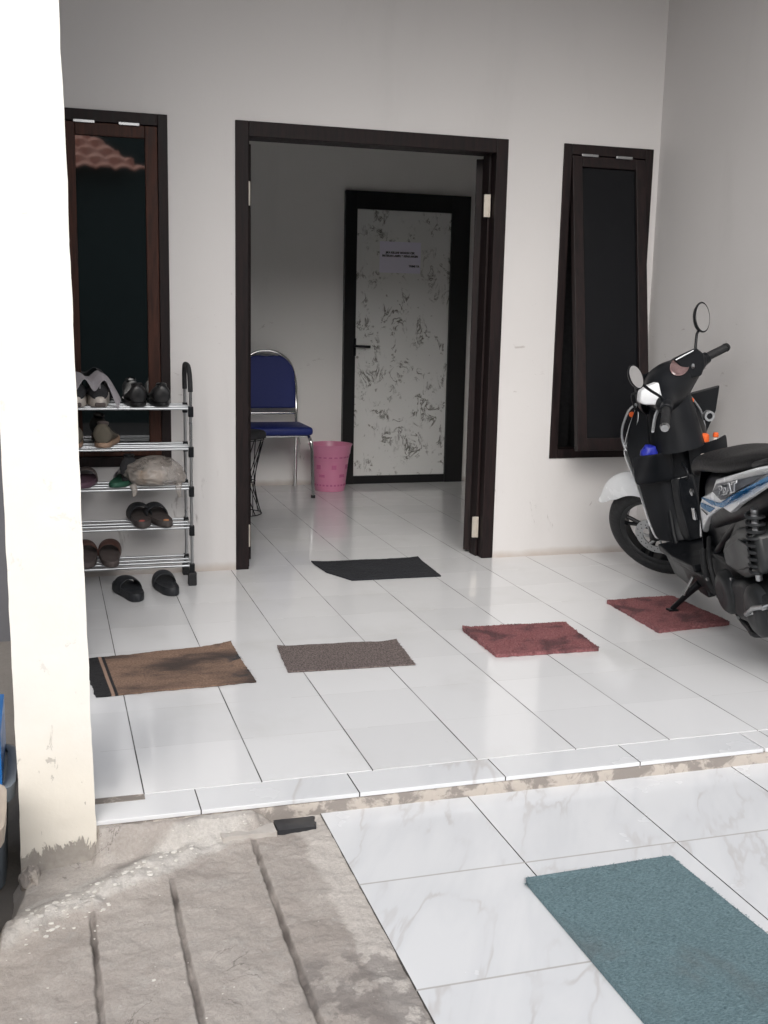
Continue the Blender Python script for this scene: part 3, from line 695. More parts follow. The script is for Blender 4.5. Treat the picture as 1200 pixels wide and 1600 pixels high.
def slide(label, x, y, z, rz, side, L=.262, w=.098, ms='slide_black', mi='slide_black', mst='slide_black', h=.03, logo=None, rx=0, thong=False, cat='sandal', group=None, two=False, name='slide_sandal'):
    r = empty(name); tag(r, label, cat, group); place(r, x, y, z, rz, rx)
    obj('sole', sole_bm(L, w, 0, h, side, .008, .003), ms, r, smooth=50)
    def strap(c0, c1, hh, wd):
        rows = []
        for i in range(5):
            t = c0+(c1-c0)*i/4; yy = t*L; rr = []
            for k in range(11):
                a = PI*k/10; rr.append((side*.012*math.sin(t*PI)+wd*math.cos(a), yy+.012*math.sin(a), h*.35+(hh-.006*abs(i-2)*.5)*math.sin(a)**.7))
            rows.append(rr)
        return patch(rows)
    obj('strap', strap(.48, .80, .062, w*.5), mst, r, smooth=180, mods=(('sol', .005), ('sub', 1)))
    if two: obj('strap', strap(.30, .42, .06, w*.5), mst, r, smooth=180, mods=(('sol', .004), ('sub', 1)))
    if logo: obj('badge', lathe([(0, .0125), (.002, .0115)], (0, .036, h+.0002), 'Z', 16), logo, r)
    return r
def shoe(label, x, y, z, rz, side, L=.27, w=.096, sole='off_white', upper='black_fabric', hs_=.035, hh=.085, cat='shoe', group=None, name='sneaker', high=.0, tab=None, heel=None):
    r = empty(name); tag(r, label, cat, group); place(r, x, y, z, rz)
    obj('sole', sole_bm(L, w, 0, hs_, side, .012), sole, r, smooth=50)
    rings = []; N = 18
    prof = [(.02, .55, .80), (.05, .78, .95), (.12, .86, 1.0), (.24, .84, .93), (.38, .84, .84), (.52, .93, .66), (.66, .98, .48), (.80, .92, .36), (.91, .70, .27), (.975, .35, .16)]
    for t, ww, hf in prof:
        hz = hs_*.7+(hh+high*max(0, 1-t*2))*hf; cx = side*.012*math.sin(t*PI); R_ = []
        for k in range(N):
            a = 2*PI*k/N; c, s = math.cos(a), math.sin(a); tp = 1-.38*max(0, s)**1.5
            R_.append((cx+w*.5*ww*tp*math.copysign(abs(c)**.8, c), t*L, hs_*.6+(hz-hs_*.6)*(s*.5+.5)))
        rings.append(R_)
    obj('upper', loft(rings), upper, r, smooth=180, mods=(('sub', 1),))
    hz = hs_*.7+hh+high
    obj('collar', lathe([(-.006, .0), (-.006, .026), (.004, .031), (.009, .026), (.0, .021), (-.004, .0)], (0, 0, 0), 'Z', 20), 'black_leather' if upper != 'olive' else 'taupe', r, smooth=60)
    bpy.data.objects[C.objects[-1].name].matrix_local = Matrix.Translation((side*.004, L*.19, hz-.012)) @ Matrix.Rotation(-.2, 4, 'X') @ Matrix.Diagonal((.80, 1.35, 1, 1))
    if tab: obj('pull_tab', boxes((-.003, .003, .002, .008, hs_+hh*.45, hs_+hh*.95)), tab, r)
    if heel: obj('heel_guard', boxes((-.022, .022, -.003, .02, 0.001, .019)), heel, r, mods=(('bev', .006),))
    return r
zs = lambda i: SH[i]+.003
gs = 'pairs of footwear on the shoe rack'
# floor slides
slide('black rubber slide lying askew on the floor in front of the rack', .135, -.50, .001, math.radians(14), 1, h=.032)
slide('black rubber slide on the floor beside the right foot of the rack', .288, -.435, .001, math.radians(5), -1, h=.032)
# shelf 1 (top)
shoe('white-soled black sneaker at the pillar end of the top shelf, under the cloth', -.085, -.245, zs(0), math.radians(2), 1, sole='off_white', hs_=.044, hh=.075, tab='grey_cloth', heel='taupe')
shoe('white-soled black sneaker beside the black leather shoes on top shelf, cloth over it', .013, -.245, zs(0), math.radians(-2), -1, sole='off_white', hs_=.044, hh=.075, tab='grey_cloth', heel='taupe')
shoe('plain black leather shoe on the top shelf, the one nearer the sneakers', .168, -.235, zs(0), math.radians(3), 1, sole='black_leather', upper='black_leather', hs_=.02, hh=.085, name='leather_shoe')
shoe('plain black leather shoe on the top shelf, the one nearer the rack end', .272, -.235, zs(0), math.radians(-4), -1, sole='black_leather', upper='black_leather', hs_=.02, hh=.085, name='leather_shoe')
# cloth over the sneakers
rows = []
for j in range(13):
    v = j/12; rr = []
    for i in range(40):
        u = i/39; x = -.16+.245*u
        hx = .128+.012*math.cos((x+.085)/.098*2*PI)*1.0+.008*noise.noise(Vector((x*30, v*4, 0)))
        if u > .78: hx -= .085*((u-.78)/.22)**1.4
        if v < .5: hx -= .035*(1-v*2)**2*(1+.8*math.sin(x*70+1.5))
        rr.append((x+.012*math.sin(v*5), -.262+.12*v+.012*noise.noise(Vector((x*18, v*3, 5))), zs(0)+hx+.006*math.sin(x*90+v*6)))
    rows.append(rr)
tag(obj('cloth', patch(rows), 'grey_cloth', smooth=180, mods=(('sol', .005), ('sub', 1))), 'crumpled grey cloth thrown over the sneakers on the top shelf', 'cloth')
# shelf 2
shoe('olive shoe with tan sole on the second shelf, half hidden behind the pillar', -.10, -.245, zs(1), math.radians(4), 1, sole='tan_sole', upper='olive', hs_=.022, hh=.085, name='suede_shoe')
shoe('olive shoe with tan sole on the second shelf, right one of the two', .018, -.235, zs(1), math.radians(-12), -1, sole='tan_sole', upper='olive', hs_=.022, hh=.085, high=.01, name='suede_shoe')
# shelf 3
slide('worn maroon sandal on the middle shelf beside the green one', -.075, -.235, zs(2), math.radians(-6), 1, ms='maroon', mst='taupe', mi='maroon', h=.022)
slide('green rubber sandal on the middle shelf between maroon sandal and dark shoe', .06, -.235, zs(2), math.radians(-18), 1, ms='green', mst='grey_cloth', h=.02)
shoe('dark charcoal shoe on the middle shelf leaning by the plastic bag', .125, -.17, zs(2)+.012, math.radians(-8), 1, sole='black_fabric', upper='black_fabric', hs_=.02, hh=.1, high=.01, name='canvas_shoe', L=.2)
shoe('tan shoe inside the clear plastic bag, left one', .185, -.21, zs(2)+.008, math.radians(8), 1, sole='tan_leather', upper='tan_leather', hs_=.02, hh=.06, name='tan_shoe', L=.18, w=.06)
shoe('tan shoe inside the clear plastic bag, right one', .25, -.21, zs(2)+.008, math.radians(-4), -1, sole='tan_leather', upper='tan_leather', hs_=.02, hh=.06, name='tan_shoe', L=.18, w=.06)
bm = bmesh.new(); bmesh.ops.create_icosphere(bm, subdivisions=5, radius=1)
for v in bm.verts:
    p = v.co.copy(); d = 1+.13*noise.noise(p*1.7+Vector((3, 0, 0)))+.07*noise.noise(p*5)+.035*abs(noise.noise(p*11))
    z = p.z*.068*d+.056; z = max(z, .001)
    v.co = Vector((max(.10, .238+.132*p.x*d)+(.03*max(0, p.x)*max(0, -p.z)), -.155+.098*p.y*d, zs(2)+z-(.012*max(0, p.x)**2 if p.z > 0 else 0)))
bag = tag(obj('plastic_bag', bm, 'bag', smooth=180), 'crumpled translucent plastic bag holding tan shoes on the middle shelf', 'bag')
for a in (((.14, -.25, .45), (.145, -.268, .43), (.14, -.272, .405)), ((.335, -.25, .455), (.33, -.268, .43), (.335, -.272, .40))):
    obj('handle', T(a, [.016, .012, .005], 7, 3), 'bag', bag, smooth=180)
# shelf 4
slide('dark brown velcro slide with red heel badge on the fourth shelf, left one', .178, -.275, zs(3), math.radians(4), 1, ms='brown_sole', mst='slide_black', h=.026, logo=simple('faded_red', (.45, .12, .1), .6), rx=math.radians(4))
slide('dark brown velcro slide with orange heel badge on the fourth shelf, rack end', .285, -.275, zs(3), math.radians(10), -1, ms='brown_sole', mst='slide_black', h=.026, logo=simple('faded_orange', (.5, .22, .1), .6), rx=math.radians(4))
# shelf 5
slide('taupe slide with brown strap on the bottom shelf, next to the pillar', -.06, -.265, zs(4), math.radians(2), 1, ms='taupe', mst='strap_brown', h=.024, rx=math.radians(6))
slide('taupe slide with brown strap on the bottom shelf, further from the pillar', .045, -.265, zs(4), math.radians(-3), -1, ms='taupe', mst='strap_brown', h=.024, rx=math.radians(6))

# ------------------------------------------------------------------ inside: chair, stool, basket
ch = empty('chair', (1.22, 2.15, 0)); tag(ch, 'blue padded chair with chrome frame against the back wall', 'chair')
def cc(name, bm, m, parent=None, **k):
    o = obj(name, bm, m, parent or ch, **k); return o
def rbox(x0, x1, y0, y1, z0, z1): return boxes((x0, x1, y0, y1, z0, z1))
cc('seat', rbox(-.225, .225, -.235, .16, .405, .46), 'chair_blue', smooth=180, mods=(('bev', .022, 4),))
arch = [(-.205, .17, .0), (-.20, .17, .42), (-.20, .19, .62), (-.195, .20, .74), (-.16, .21, .85), (-.08, .215, .915), (0, .217, .93), (.08, .215, .915), (.16, .21, .85), (.195, .20, .74), (.20, .19, .62), (.20, .17, .42), (.205, .17, .0)]
arch[0] = (-.21, .24, .005); arch[-1] = (.21, .24, .005)
cc('back_frame', T(arch, .0115, 10, 5), 'chrome', smooth=60)
bo = []
for k in range(15):
    a = PI*k/14; bo.append((.192*math.cos(a), .205, .74+.178*math.sin(a)**.85 - (.024*math.exp(-(math.cos(a)/.3)**2))))
bo += [(-.192, .188, .55), (.192, .188, .55)]
cc('backrest', poly(bo, (0, -.03, 0)), 'chair_blue', smooth=40, mods=(('bev', .01, 3),))
cc('back_bar', T([(-.2, .18, .515), (.2, .18, .515)], .011, 8), 'chrome', smooth=60)
for s in (-1, 1): cc('leg', T([(s*.19, -.17, .41), (s*.205, -.225, .38), (s*.215, -.24, .30), (s*.222, -.252, .005)], .0115, 10, 4), 'chrome', smooth=60)
for y_ in (-.2, .15): cc('seat_rail', T([(-.19, y_, .40), (.19, y_, .40)], .008, 8), 'chrome', smooth=60)
for s in (-1, 1): cc('glide', T([(s*.222, -.252, .001), (s*.222, -.252, .02)], .014, 10), 'rubber', smooth=60)

sl = empty('stool', (.885, 1.42, 0)); tag(sl, 'small round stool with black seat and black wire legs by the door jamb', 'stool')
obj('seat', lathe([(0, .13), (.005, .15), (.03, .152), (.042, .14), (.045, .0)], (0, 0, .455), 'Z', 28), 'black_fabric', sl, smooth=60)
bm = bmesh.new(); n = 9
for k in range(n):
    a = 2*PI*k/n; b_ = a+2*PI*2/n
    for sgn in (1, -1):
        bb = a+sgn*2*PI*1.6/n
        tube(bm, [(.14*math.cos(a), .14*math.sin(a), .455), (.085*math.cos((a+bb)/2), .085*math.sin((a+bb)/2), .2), (.125*math.cos(bb), .125*math.sin(bb), .006)], .0028, 6, True, 5)
for z, r in ((.45, .14), (.2, .088), (.006, .126)):
    tube(bm, [(r*math.cos(2*PI*k/24), r*math.sin(2*PI*k/24), z) for k in range(25)], .003, 6)
obj('wire_base', bm, 'black_plastic', sl, smooth=60)

bk = empty('waste_basket', (1.63, 2.2, 0)); tag(bk, 'pink plastic waste basket between the blue chair and inner door', 'basket')
bm = bmesh.new(); lathe([(0.001, .0), (0.001, .098), (.02, .104), (.03, .104), (.24, .128), (.255, .136), (.30, .142), (.318, .150), (.318, .143), (.30, .137), (.03, .098), (.012, .0)], (0, 0, 0), 'Z', 40, bm=bm)
nb_ = len(bm.faces)
for zz, n_, hh_ in ((.045, 26, .012), (.235, 22, .010), (.17, 7, .03), (.11, 5, .02)):
    for k in range(n_):
        a = 2*PI*k/n_+.2; r = .104+(zz-.03)*.114+.0008; w = .6*PI*r/n_*(1 if n_ > 10 else .5)
        M = Matrix.Rotation(a, 4, 'Z') @ Matrix.Translation((r, 0, zz)) @ Matrix.Rotation(.11, 4, 'Y')
        box(bm, -.001, .0015, -w, w, -hh_/2, hh_/2, M=M)
o = obj('body', bm, 'pink', bk, smooth=40); o.data.materials.append(simple('deep_pink', (.55, .14, .29), .5))
for p_ in o.data.polygons[nb_:]: p_.material_index = 1

# ------------------------------------------------------------------ motorbike. Local: X forward from front axle, Y left, Z up
BX, BY, PHI, LEAN, STEER = 2.587, -.590, .19004, .24019, .7776
f_ = Vector((math.sin(PHI), math.cos(PHI), 0)); l_ = Vector((-math.cos(PHI), math.sin(PHI), 0)); z_ = Vector((0, 0, 1))
X_, Y_, Z_ = f_, l_*math.cos(LEAN)-z_*math.sin(LEAN), l_*math.sin(LEAN)+z_*math.cos(LEAN)
mb = empty('motorbike'); tag(mb, 'white and blue scooter motorbike with black leg shield leaning on its side stand', 'motorbike')
mb.matrix_world = Matrix(((X_.x, Y_.x, Z_.x, BX), (X_.y, Y_.y, Z_.y, BY), (X_.z, Y_.z, Z_.z, .004), (0, 0, 0, 1)))
RK = math.radians(26.5); ST = Matrix.Translation((.085, 0, 0)) @ Matrix.Rotation(STEER, 4, Vector((-math.sin(RK), 0, math.cos(RK)))) @ Matrix.Translation((-.085, 0, 0))
def bp(name, bm, m, parent=None, steer=False, **k):
    if steer: bmesh.ops.transform(bm, matrix=ST, verts=bm.verts)
    return obj(name, bm, m, parent or mb, **k)
def wheel(name, cx, R, wd, steer, disc):
    cz = R; c = (cx, 0, cz)
    hub = bp(name, lathe([(-.05, .012), (-.05, .03), (-.02, .036), (.02, .036), (.05, .03), (.05, .012)], c, 'Y', 24), 'black_plastic', None, steer, smooth=40)
    h = wd/2
    prof = []
    for k in range(25):
        a = -PI*.78+2*PI*.78*k/24; prof.append((h*math.sin(a), R-.048+.048*math.cos(a) if abs(a) < PI/2 else R-.048+.06*math.cos(a)*.55))
    bm = lathe(prof, c, 'Y', 72, close=True)
    # tread grooves
    bp('tyre', bm, 'rubber', hub, steer, smooth=40)
    rr = R-.075
    bp('rim', lathe([(-h*.72, rr+.016), (-h*.8, rr+.004), (-h*.55, rr-.012), (h*.55, rr-.012), (h*.8, rr+.004), (h*.72, rr+.016), (h*.4, rr+.006), (-h*.4, rr+.006)], c, 'Y', 64, close=True), 'gloss_black', hub, steer, smooth=50)
    for k in range(5):
        a = 2*PI*k/5+.5
        for s in (-1, 1):
            bm = bmesh.new(); t = a+s*.13
            tube(bm, [(cx+.03*math.cos(a), 0, cz+.03*math.sin(a)), (cx+rr*.6*math.cos(a+s*.06), 0, cz+rr*.6*math.sin(a+s*.06)), (cx+(rr-.008)*math.cos(t), 0, cz+(rr-.008)*math.sin(t))], [.013, .0095, .009], 8)
            bp('spoke', bm, 'gloss_black', hub, steer, smooth=60)
    if disc:
        bm = bmesh.new(); y0 = .052
        lathe([(y0-.002, .058), (y0+.002, .058), (y0+.002, .095), (y0-.002, .095)], c, 'Y', 48, bm, close=True)
        for k in range(6):
            a = 2*PI*k/6; tube(bm, [(cx+.03*math.cos(a), y0-.004, cz+.03*math.sin(a)), (cx+.062*math.cos(a+.4), y0, cz+.062*math.sin(a+.4))], .006, 6)
        bp('brake_disc', bm, 'steel', hub, steer, smooth=30)
        bm = bmesh.new()
        for k in range(28):
            a = 2*PI*k/28; rr2 = .07+.014*(k % 2); lathe([(y0+.0022, .0032), (y0+.0028, .0032)], (cx+rr2*math.cos(a), 0, cz+rr2*math.sin(a)), 'Y', 6, bm)
        bp('disc_hole', bm, 'rubber', hub, steer)
    return hub
wheel('front_wheel', 0, .25, .085, True, True)
wheel('rear_wheel', -1.256, .262, .095, False, False)
# fork and front fender
ax = lambda z, y=0: (.085-z*math.tan(RK)-.04*0, y, z)
for s in (-1, 1): bp('fork_leg', T([(.0, s*.066, .25), (-.055, s*.066, .37), (-.15, s*.066, .56)], [.019, .017, .013], 10), 'engine' if s > 0 else 'engine', None, True, smooth=60)
bp('brake_caliper', boxes((-.105, -.03, .045, .085, .27, .345)), 'engine', None, True, mods=(('bev', .008),))
bp('fork_bridge', boxes((-.19, -.12, -.08, .08, .55, .60)), 'black_plastic', None, True, mods=(('bev', .008),))
rows = []
for i in range(13):
    a = math.radians(40+i*9.2); t = i/12; R0 = .29+.045*math.sin(PI*min(1, t*1.4+.05))-.0*t; rr = []
    wdt = .064*min(1, (.12+t*3.2)); drop = .02+.07*min(1, t*4)
    for k in range(-4, 5):
        q = k/4; rad = R0+(.02 if i == 0 else 0)-drop*abs(q)**2.4; rr.append((rad*math.cos(a), wdt*q, .25+rad*math.sin(a)))
    rows.append(rr)
bp('front_fender', patch(rows), 'white_paint', None, True, smooth=180, mods=(('sol', .004), ('sub', 2)))
# handlebar group
bp('handlebar', T([(-.52, .33, .93), (-.47, .20, .945), (-.42, .09, .93), (-.38, 0, .92), (-.42, -.09, .93), (-.47, -.20, .945), (-.51, -.29, .93)], .011, 10, 4), 'steel', None, True, smooth=60)
for s in (-1, 1):
    gl_ = .335 if s > 0 else .30
    g = bp('grip', T([(-.475, s*.215, .945), (-.52, s*gl_, .93)], .0175, 14), 'rubber', None, True, smooth=50)
    bp('bar_end', T([(-.52, s*gl_, .93), (-.524, s*(gl_+.012), .929)], [.0195, .016], 14), 'steel' if s > 0 else 'rubber', g, True, smooth=50)
    bp('switch_box', T([(-.455, s*.165, .945), (-.476, s*.215, .945)], [.027, .025], 12), 'black_plastic', None, True, smooth=50, mods=(('bev', .004),))
    bp('brake_lever', T([(-.42, s*.16, .94), (-.42, s*.22, .93), (-.455, s*.33, .918)], [.008, .007, .006], 8, 4), 'alu', None, True, smooth=60)
    stem = T([(-.455, s*.17, .955), (-.455, s*.18, .99), (-.465, s*.235, 1.05), (-.468, s*.275, 1.05 if s < 0 else 1.11)], [.010, .006, .006, .0075], 8, 3)
    mr = bp('mirror', stem, 'black_plastic', None, True, smooth=60)
    # mirror head: an oval shell facing the rider
    oc = Vector((-.478, s*.30, 1.147 if s > 0 else 1.085)); 
    MM = ST @ Matrix.Translation(oc)
    # aim the glass normal towards the viewer side of the rider
    nrm = Vector((-1, -.05*s, .05)).normalized()
    if s > 0: nrm = Vector((-1, .12, .08)).normalized()
    q = nrm.to_track_quat('Z', 'Y').to_matrix().to_4x4()
    tw = Matrix.Rotation(-.12 if s > 0 else -.95, 4, 'Z') @ Matrix.Scale(.76 if s > 0 else 1.04, 4)
    def egg(r, z, n=30):
        o = []
        for k in range(n):
            a = 2*PI*k/n; rr = r*(1+.10*math.cos(a-.5)); o.append((rr*1.28*math.cos(a)*.05, rr*.92*math.sin(a)*.05, z))
        return o
    sh = loft([egg(.15, -.026), egg(.55, -.024), egg(.9, -.014), egg(1.04, -.002), egg(1.05, .003), egg(.97, .003)])
    rot90 = Matrix.Rotation(PI/2, 4, 'Z')
    bmesh.ops.transform(sh, matrix=Matrix.Translation(oc) @ q @ tw @ rot90, verts=sh.verts)
    bp('mirror_shell', sh, 'black_plastic', mr, True, smooth=60)
    gl = loft([egg(.945, .0032), egg(.94, .0045)]); bmesh.ops.transform(gl, matrix=Matrix.Translation(oc) @ q @ tw @ rot90, verts=gl.verts)
    bp('mirror_glass', gl, 'mirror', mr, True)
# handlebar cover (rear, black) with instrument
rg = []
for y, sx, sz, cx_, cz_ in ((-.215, .022, .02, -.46, .945), (-.19, .045, .035, -.45, .945), (-.15, .06, .05, -.425, .945), (-.09, .095, .085, -.385, .945), (0, .108, .11, -.37, .945), (.06, .095, .095, -.375, .94), (.11, .065, .055, -.40, .945), (.17, .042, .033, -.44, .945), (.205, .022, .02, -.455, .945)):
    rg.append([(cx_+sx*math.cos(2*PI*k/16), y, cz_+sz*math.sin(2*PI*k/16)-.10*sx*math.cos(2*PI*k/16)) for k in range(16)])
bp('handlebar_cover', loft(rg), 'black_plastic', None, True, smooth=180, mods=(('sub', 1),))
bm = bmesh.new(); lathe([(0, .055), (.006, .06), (.010, .055), (.007, .05), (.006, .0)], (0, 0, 0), 'Z', 28, bm=bm)
bmesh.ops.transform(bm, matrix=Matrix.Translation((-.452, -.03, 1.008)) @ Matrix.Rotation(-.95, 4, 'Y') @ Matrix.Diagonal((.62, 1.1, 1, 1)), verts=bm.verts)
sp = bp('speedometer', bm, 'dash', None, True, smooth=50)
bm = bmesh.new(); tube(bm, [(-.487, -.075, .985), (-.49, -.062, .978)], .007, 8); bp('meter_button', bm, 'alu', sp, True)
# white front handlebar cowl + headlight
rows = []
for i in range(6):
    t = i/5; w = .13*(1-.4*t**2); zz = 1.02-.15*t; rr = []
    for k in range(-4, 5):
        q = k/4; rr.append((-.262+.04*math.sin(t*PI*.6)-.07*abs(q)**1.8, w*q, zz-.04*abs(q)**1.5*(1-t)))
    rows.append(rr)
bp('handlebar_cowl', patch(rows), 'black_plastic', None, True, smooth=180, mods=(('sol', .006), ('sub', 2)))
bm = bmesh.new(); lathe([(0, .0), (0, .07), (.02, .062), (.03, .03), (.034, .0)], (-.085, 0, .80), 'X', 24, bm=bm); bp('headlight', bm, 'lens', smooth=60)
# windscreen-like dark visor between mirrors
for s in (-1, 1):
    bp('brake_cable', T([(-.44, s*.16, .93), (-.36, s*.13, .985), (-.27, s*.09, .99), (-.22, s*.05, .90)], .0045, 8, 5), 'rubber', None, True, smooth=60)
# body: leg shield (rider side, black)
def rowp(z, w, xc, xe, n=5, zc=0):
    return [(xc+(xe-xc)*abs(k/n)**3, w*k/n, z+zc*abs(k/n)) for k in range(-n, n+1)]
rows = [rowp(.925, .085, -.33, -.28), rowp(.87, .12, -.35, -.27), rowp(.80, .155, -.36, -.26, zc=.01), rowp(.73, .175, -.37, -.25, zc=.015), rowp(.675, .188, -.36, -.245, zc=.015), rowp(.58, .165, -.355, -.25),
        rowp(.50, .155, -.36, -.255), rowp(.42, .15, -.37, -.26), rowp(.34, .145, -.39, -.285), rowp(.285, .14, -.42, -.32)]
bp('leg_shield', patch(rows), 'black_plastic', None, smooth=180, mods=(('sol', .006), ('sub', 2)))
# raised centre rib of the shield
bp('shield_rib', loft([[(-.365, -.055, .56), (-.365, .055, .56), (-.40, .035, .56), (-.40, -.035, .56)], [(-.37, -.06, .42), (-.37, .06, .42), (-.41, .04, .42), (-.41, -.04, .42)], [(-.40, -.06, .285), (-.40, .06, .285), (-.44, .04, .285), (-.44, -.04, .285)]]), 'gloss_black', smooth=30, mods=(('bev', .006),))
# white front panel (front side of the shield)
rows = []
for z, w, xc, xe in ((.93, .08, -.20, -.28), (.86, .12, -.13, -.26), (.78, .16, -.08, -.235), (.70, .19, -.06, -.225), (.655, .194, -.06, -.225), (.57, .168, -.085, -.23), (.47, .156, -.13, -.235), (.36, .150, -.18, -.26), (.28, .142, -.25, -.30)):
    rows.append([(xc+(xe-xc)*abs(k/5)**2.2, w*k/5, z) for k in range(-5, 6)])
# wheel arch cut: keep the lower middle of the panel behind the wheel
bp('front_panel', patch([[(min(x, -.30-(.6-z)*.15) if (z < .6 and abs(y) < .1) else x, y, z) for x, y, z in r] for r in rows]), 'white_paint', None, smooth=180, mods=(('sol', .006), ('sub', 2)))
# turn signals with bright trim, one each side
for s in (-1, 1):
    ts = bp('turn_signal', loft([[(-.20, s*.13, .87), (-.16, s*.11, .87), (-.22, s*.135, .87)], [(-.18, s*.165, .80), (-.12, s*.14, .80), (-.22, s*.172, .80)], [(-.19, s*.18, .72), (-.13, s*.16, .72), (-.22, s*.184, .72)]]), 'lens', smooth=60, mods=(('sub', 1),))
    bp('trim', T([(-.25, s*.105, .885), (-.235, s*.14, .86), (-.225, s*.178, .79), (-.225, s*.186, .73), (-.235, s*.18, .69)], .005, 8, 4), 'alu', ts, smooth=60)
    bp('trim', T([(-.25, s*.105, .882), (-.29, s*.115, .85), (-.29, s*.135, .79), (-.26, s*.16, .75), (-.235, s*.178, .71)], .0055, 8, 4), 'alu', ts, smooth=60)
    bp('bulb_cover', lathe([(0, .012), (.012, .010), (.016, .0)], (-.255, s*.135, .845), 'X', 12), 'orange', ts, smooth=60)
    # upper wing of the fairing
wing = [(-.24, -.15, .80), (-.19, -.245, .935), (-.13, -.25, .93), (-.13, -.20, .70), (-.20, -.19, .70)]
bp('fairing_wing', poly([(-.22, -.12, .87), (-.22, -.285, .875), (-.22, -.25, .77), (-.22, -.19, .68), (-.22, -.12, .70)], (.02, 0, 0)), 'black_plastic', mods=(('bev', .005),))
# white top wing by the left of the handlebar
bp('cowl_wing', poly([(-.50, .168, .928), (-.50, .155, .97), (-.505, .126, .984), (-.52, .083, .993), (-.535, .085, .936), (-.535, .079, .913), (-.525, .102, .902), (-.505, .154, .914)], (.05, .0, .0)), 'white_paint', smooth=40, mods=(('bev', .007, 3),))
bp('brake_reservoir', poly([(-.43, -.028, 1.060), (-.43, -.046, 1.068), (-.43, -.129, 1.085), (-.42, -.160, 1.052), (-.42, -.157, 1.003), (-.42, -.135, .965), (-.43, -.080, .965), (-.43, -.044, 1.03)], (.06, 0, -.01)), 'black_plastic', smooth=40, mods=(('bev', .007, 3),))
bp('reservoir_edge', T([(-.437, -.03, 1.055), (-.437, -.11, 1.077)], .0035, 8), 'alu', smooth=60)
# storage pockets with rolled lip
for s in (-1, 1):
    rows = []
    for i in range(5):
        t = i/4; rows.append([(-.37-.075*math.sin(PI*min(1, .1+.8*k/6))*(1-.75*t), s*(.035+.175*k/6), .685-.135*t+.012*(k/6)) for k in range(7)])
    bp('pocket', patch(rows), 'black_plastic', None, smooth=180, mods=(('sol', .006), ('sub', 2)))
ig = bp('ignition_lock', lathe([(-.012, .013), (-.012, .022), (.012, .024), (.012, .013)], (-.385, -.15, .785), 'X', 24, close=True), 'alu', smooth=50)
bp('key_slot', lathe([(-.006, .0), (-.006, .016), (.006, .016)], (-.387, -.15, .785), 'X', 16), 'black_plastic', ig, smooth=50)
bp('steering_column', T([(-.36, 0, .68), (-.36, 0, .95)], [.12, .085], 20), 'black_plastic', smooth=60)
bp('bag_hook', T([(-.42, .01, .62), (-.46, .01, .60), (-.47, .01, .57), (-.45, .01, .555)], .006, 8, 3), 'black_plastic', smooth=60)
# floorboard and lower covers
bp('floorboard', loft([[(-.37, y, .275), (-.37, y, .29)] if False else [(-.36, -.15, .25), (-.36, .15, .25), (-.36, .155, .285), (-.36, -.155, .285)], [(-.55, -.155, .245), (-.55, .155, .245), (-.55, .165, .275), (-.55, -.165, .275)], [(-.76, -.15, .25), (-.76, .15, .25), (-.76, .155, .28), (-.76, -.155, .28)]]), 'black_plastic', mods=(('bev', .006),))
bp('lower_cover', loft([[(-.30, -.12, .26), (-.30, .12, .26), (-.30, .10, .20), (-.30, -.10, .20)], [(-.42, -.145, .248), (-.42, .145, .248), (-.42, .12, .15), (-.42, -.12, .15)], [(-.62, -.15, .245), (-.62, .15, .245), (-.62, .12, .135), (-.62, -.12, .135)], [(-.80, -.14, .25), (-.80, .14, .25), (-.80, .11, .16), (-.80, -.11, .16)]]), 'dusty_case', mods=(('bev', .01, 3),))
# under-seat front panel
rows = []
for z, w, xc in ((.70, .10, -.80), (.62, .115, -.77), (.52, .12, -.745), (.42, .12, -.735), (.33, .125, -.74), (.28, .13, -.75)):
    rows.append([(xc-.09*abs(k/4)**2.2, w*k/4, z) for k in range(-4, 5)])
bp('under_seat_panel', patch(rows), 'gloss_black', smooth=180, mods=(('sol', .006), ('sub', 2)))
pb = bp('foot_lock', lathe([(0, .014), (.008, .014), (.012, .006)], (-.80, .118, .585), 'Y', 14), 'steel', smooth=40)
bp('latch', boxes((-.80, -.775, .118, .128, .47, .52)), 'steel', mods=(('bev', .003),))
# tail body core
rg = []
for x, w, z0, z1 in ((-.80, .09, .36, .66), (-.95, .13, .44, .70), (-1.15, .15, .50, .72), (-1.35, .16, .56, .76), (-1.55, .14, .64, .80), (-1.72, .08, .72, .82)):
    rg.append(ring_yz(x, 0, (z0+z1)/2, w, (z1-z0)/2, 14, 3))
bp('body_core', loft(rg), 'black_plastic', smooth=180, mods=(('sub', 1),))
# side covers (traced outline), white with blue and dark graphics
SIDE = [[-1.18, .165, .705], [-1.45, .20, .775], [-1.60, .205, .815], [-1.76, .19, .85], [-1.80, .18, .83], [-1.46, .207, .677], [-1.313, .184, .612], [-1.203, .168, .607], [-1.092, .151, .569], [-.951, .13, .512], [-.841, .114, .45], [-.81, .109, .42], [-.723, .096, .375], [-.832, .112, .536], [-.9, .122, .583], [-1.084, .15, .641], [-1.155, .161, .69]]
BLUE = [[-.914, .125, .584], [-1.2, .168, .623], [-1.46, .205, .715], [-1.72, .2, .812], [-1.74, .195, .805], [-1.47, .208, .697], [-1.233, .172, .615], [-1.081, .15, .592]]
BLUE2 = [[-.887, .121, .558], [-1.092, .151, .58], [-1.006, .138, .546], [-.875, .119, .54]]
DARK = [[-1.20, .168, .695], [-1.45, .203, .755], [-1.72, .2, .82], [-1.447, .205, .716], [-1.292, .181, .66], [-1.224, .171, .640], [-1.116, .155, .649]]
def plate(name, pts, off, th, m, parent=None, s=1, **k):
    return bp(name, poly([(p[0], s*(p[1]+off), p[2]) for p in pts], (.15*th, -s*th, 0)), m, parent, **k)
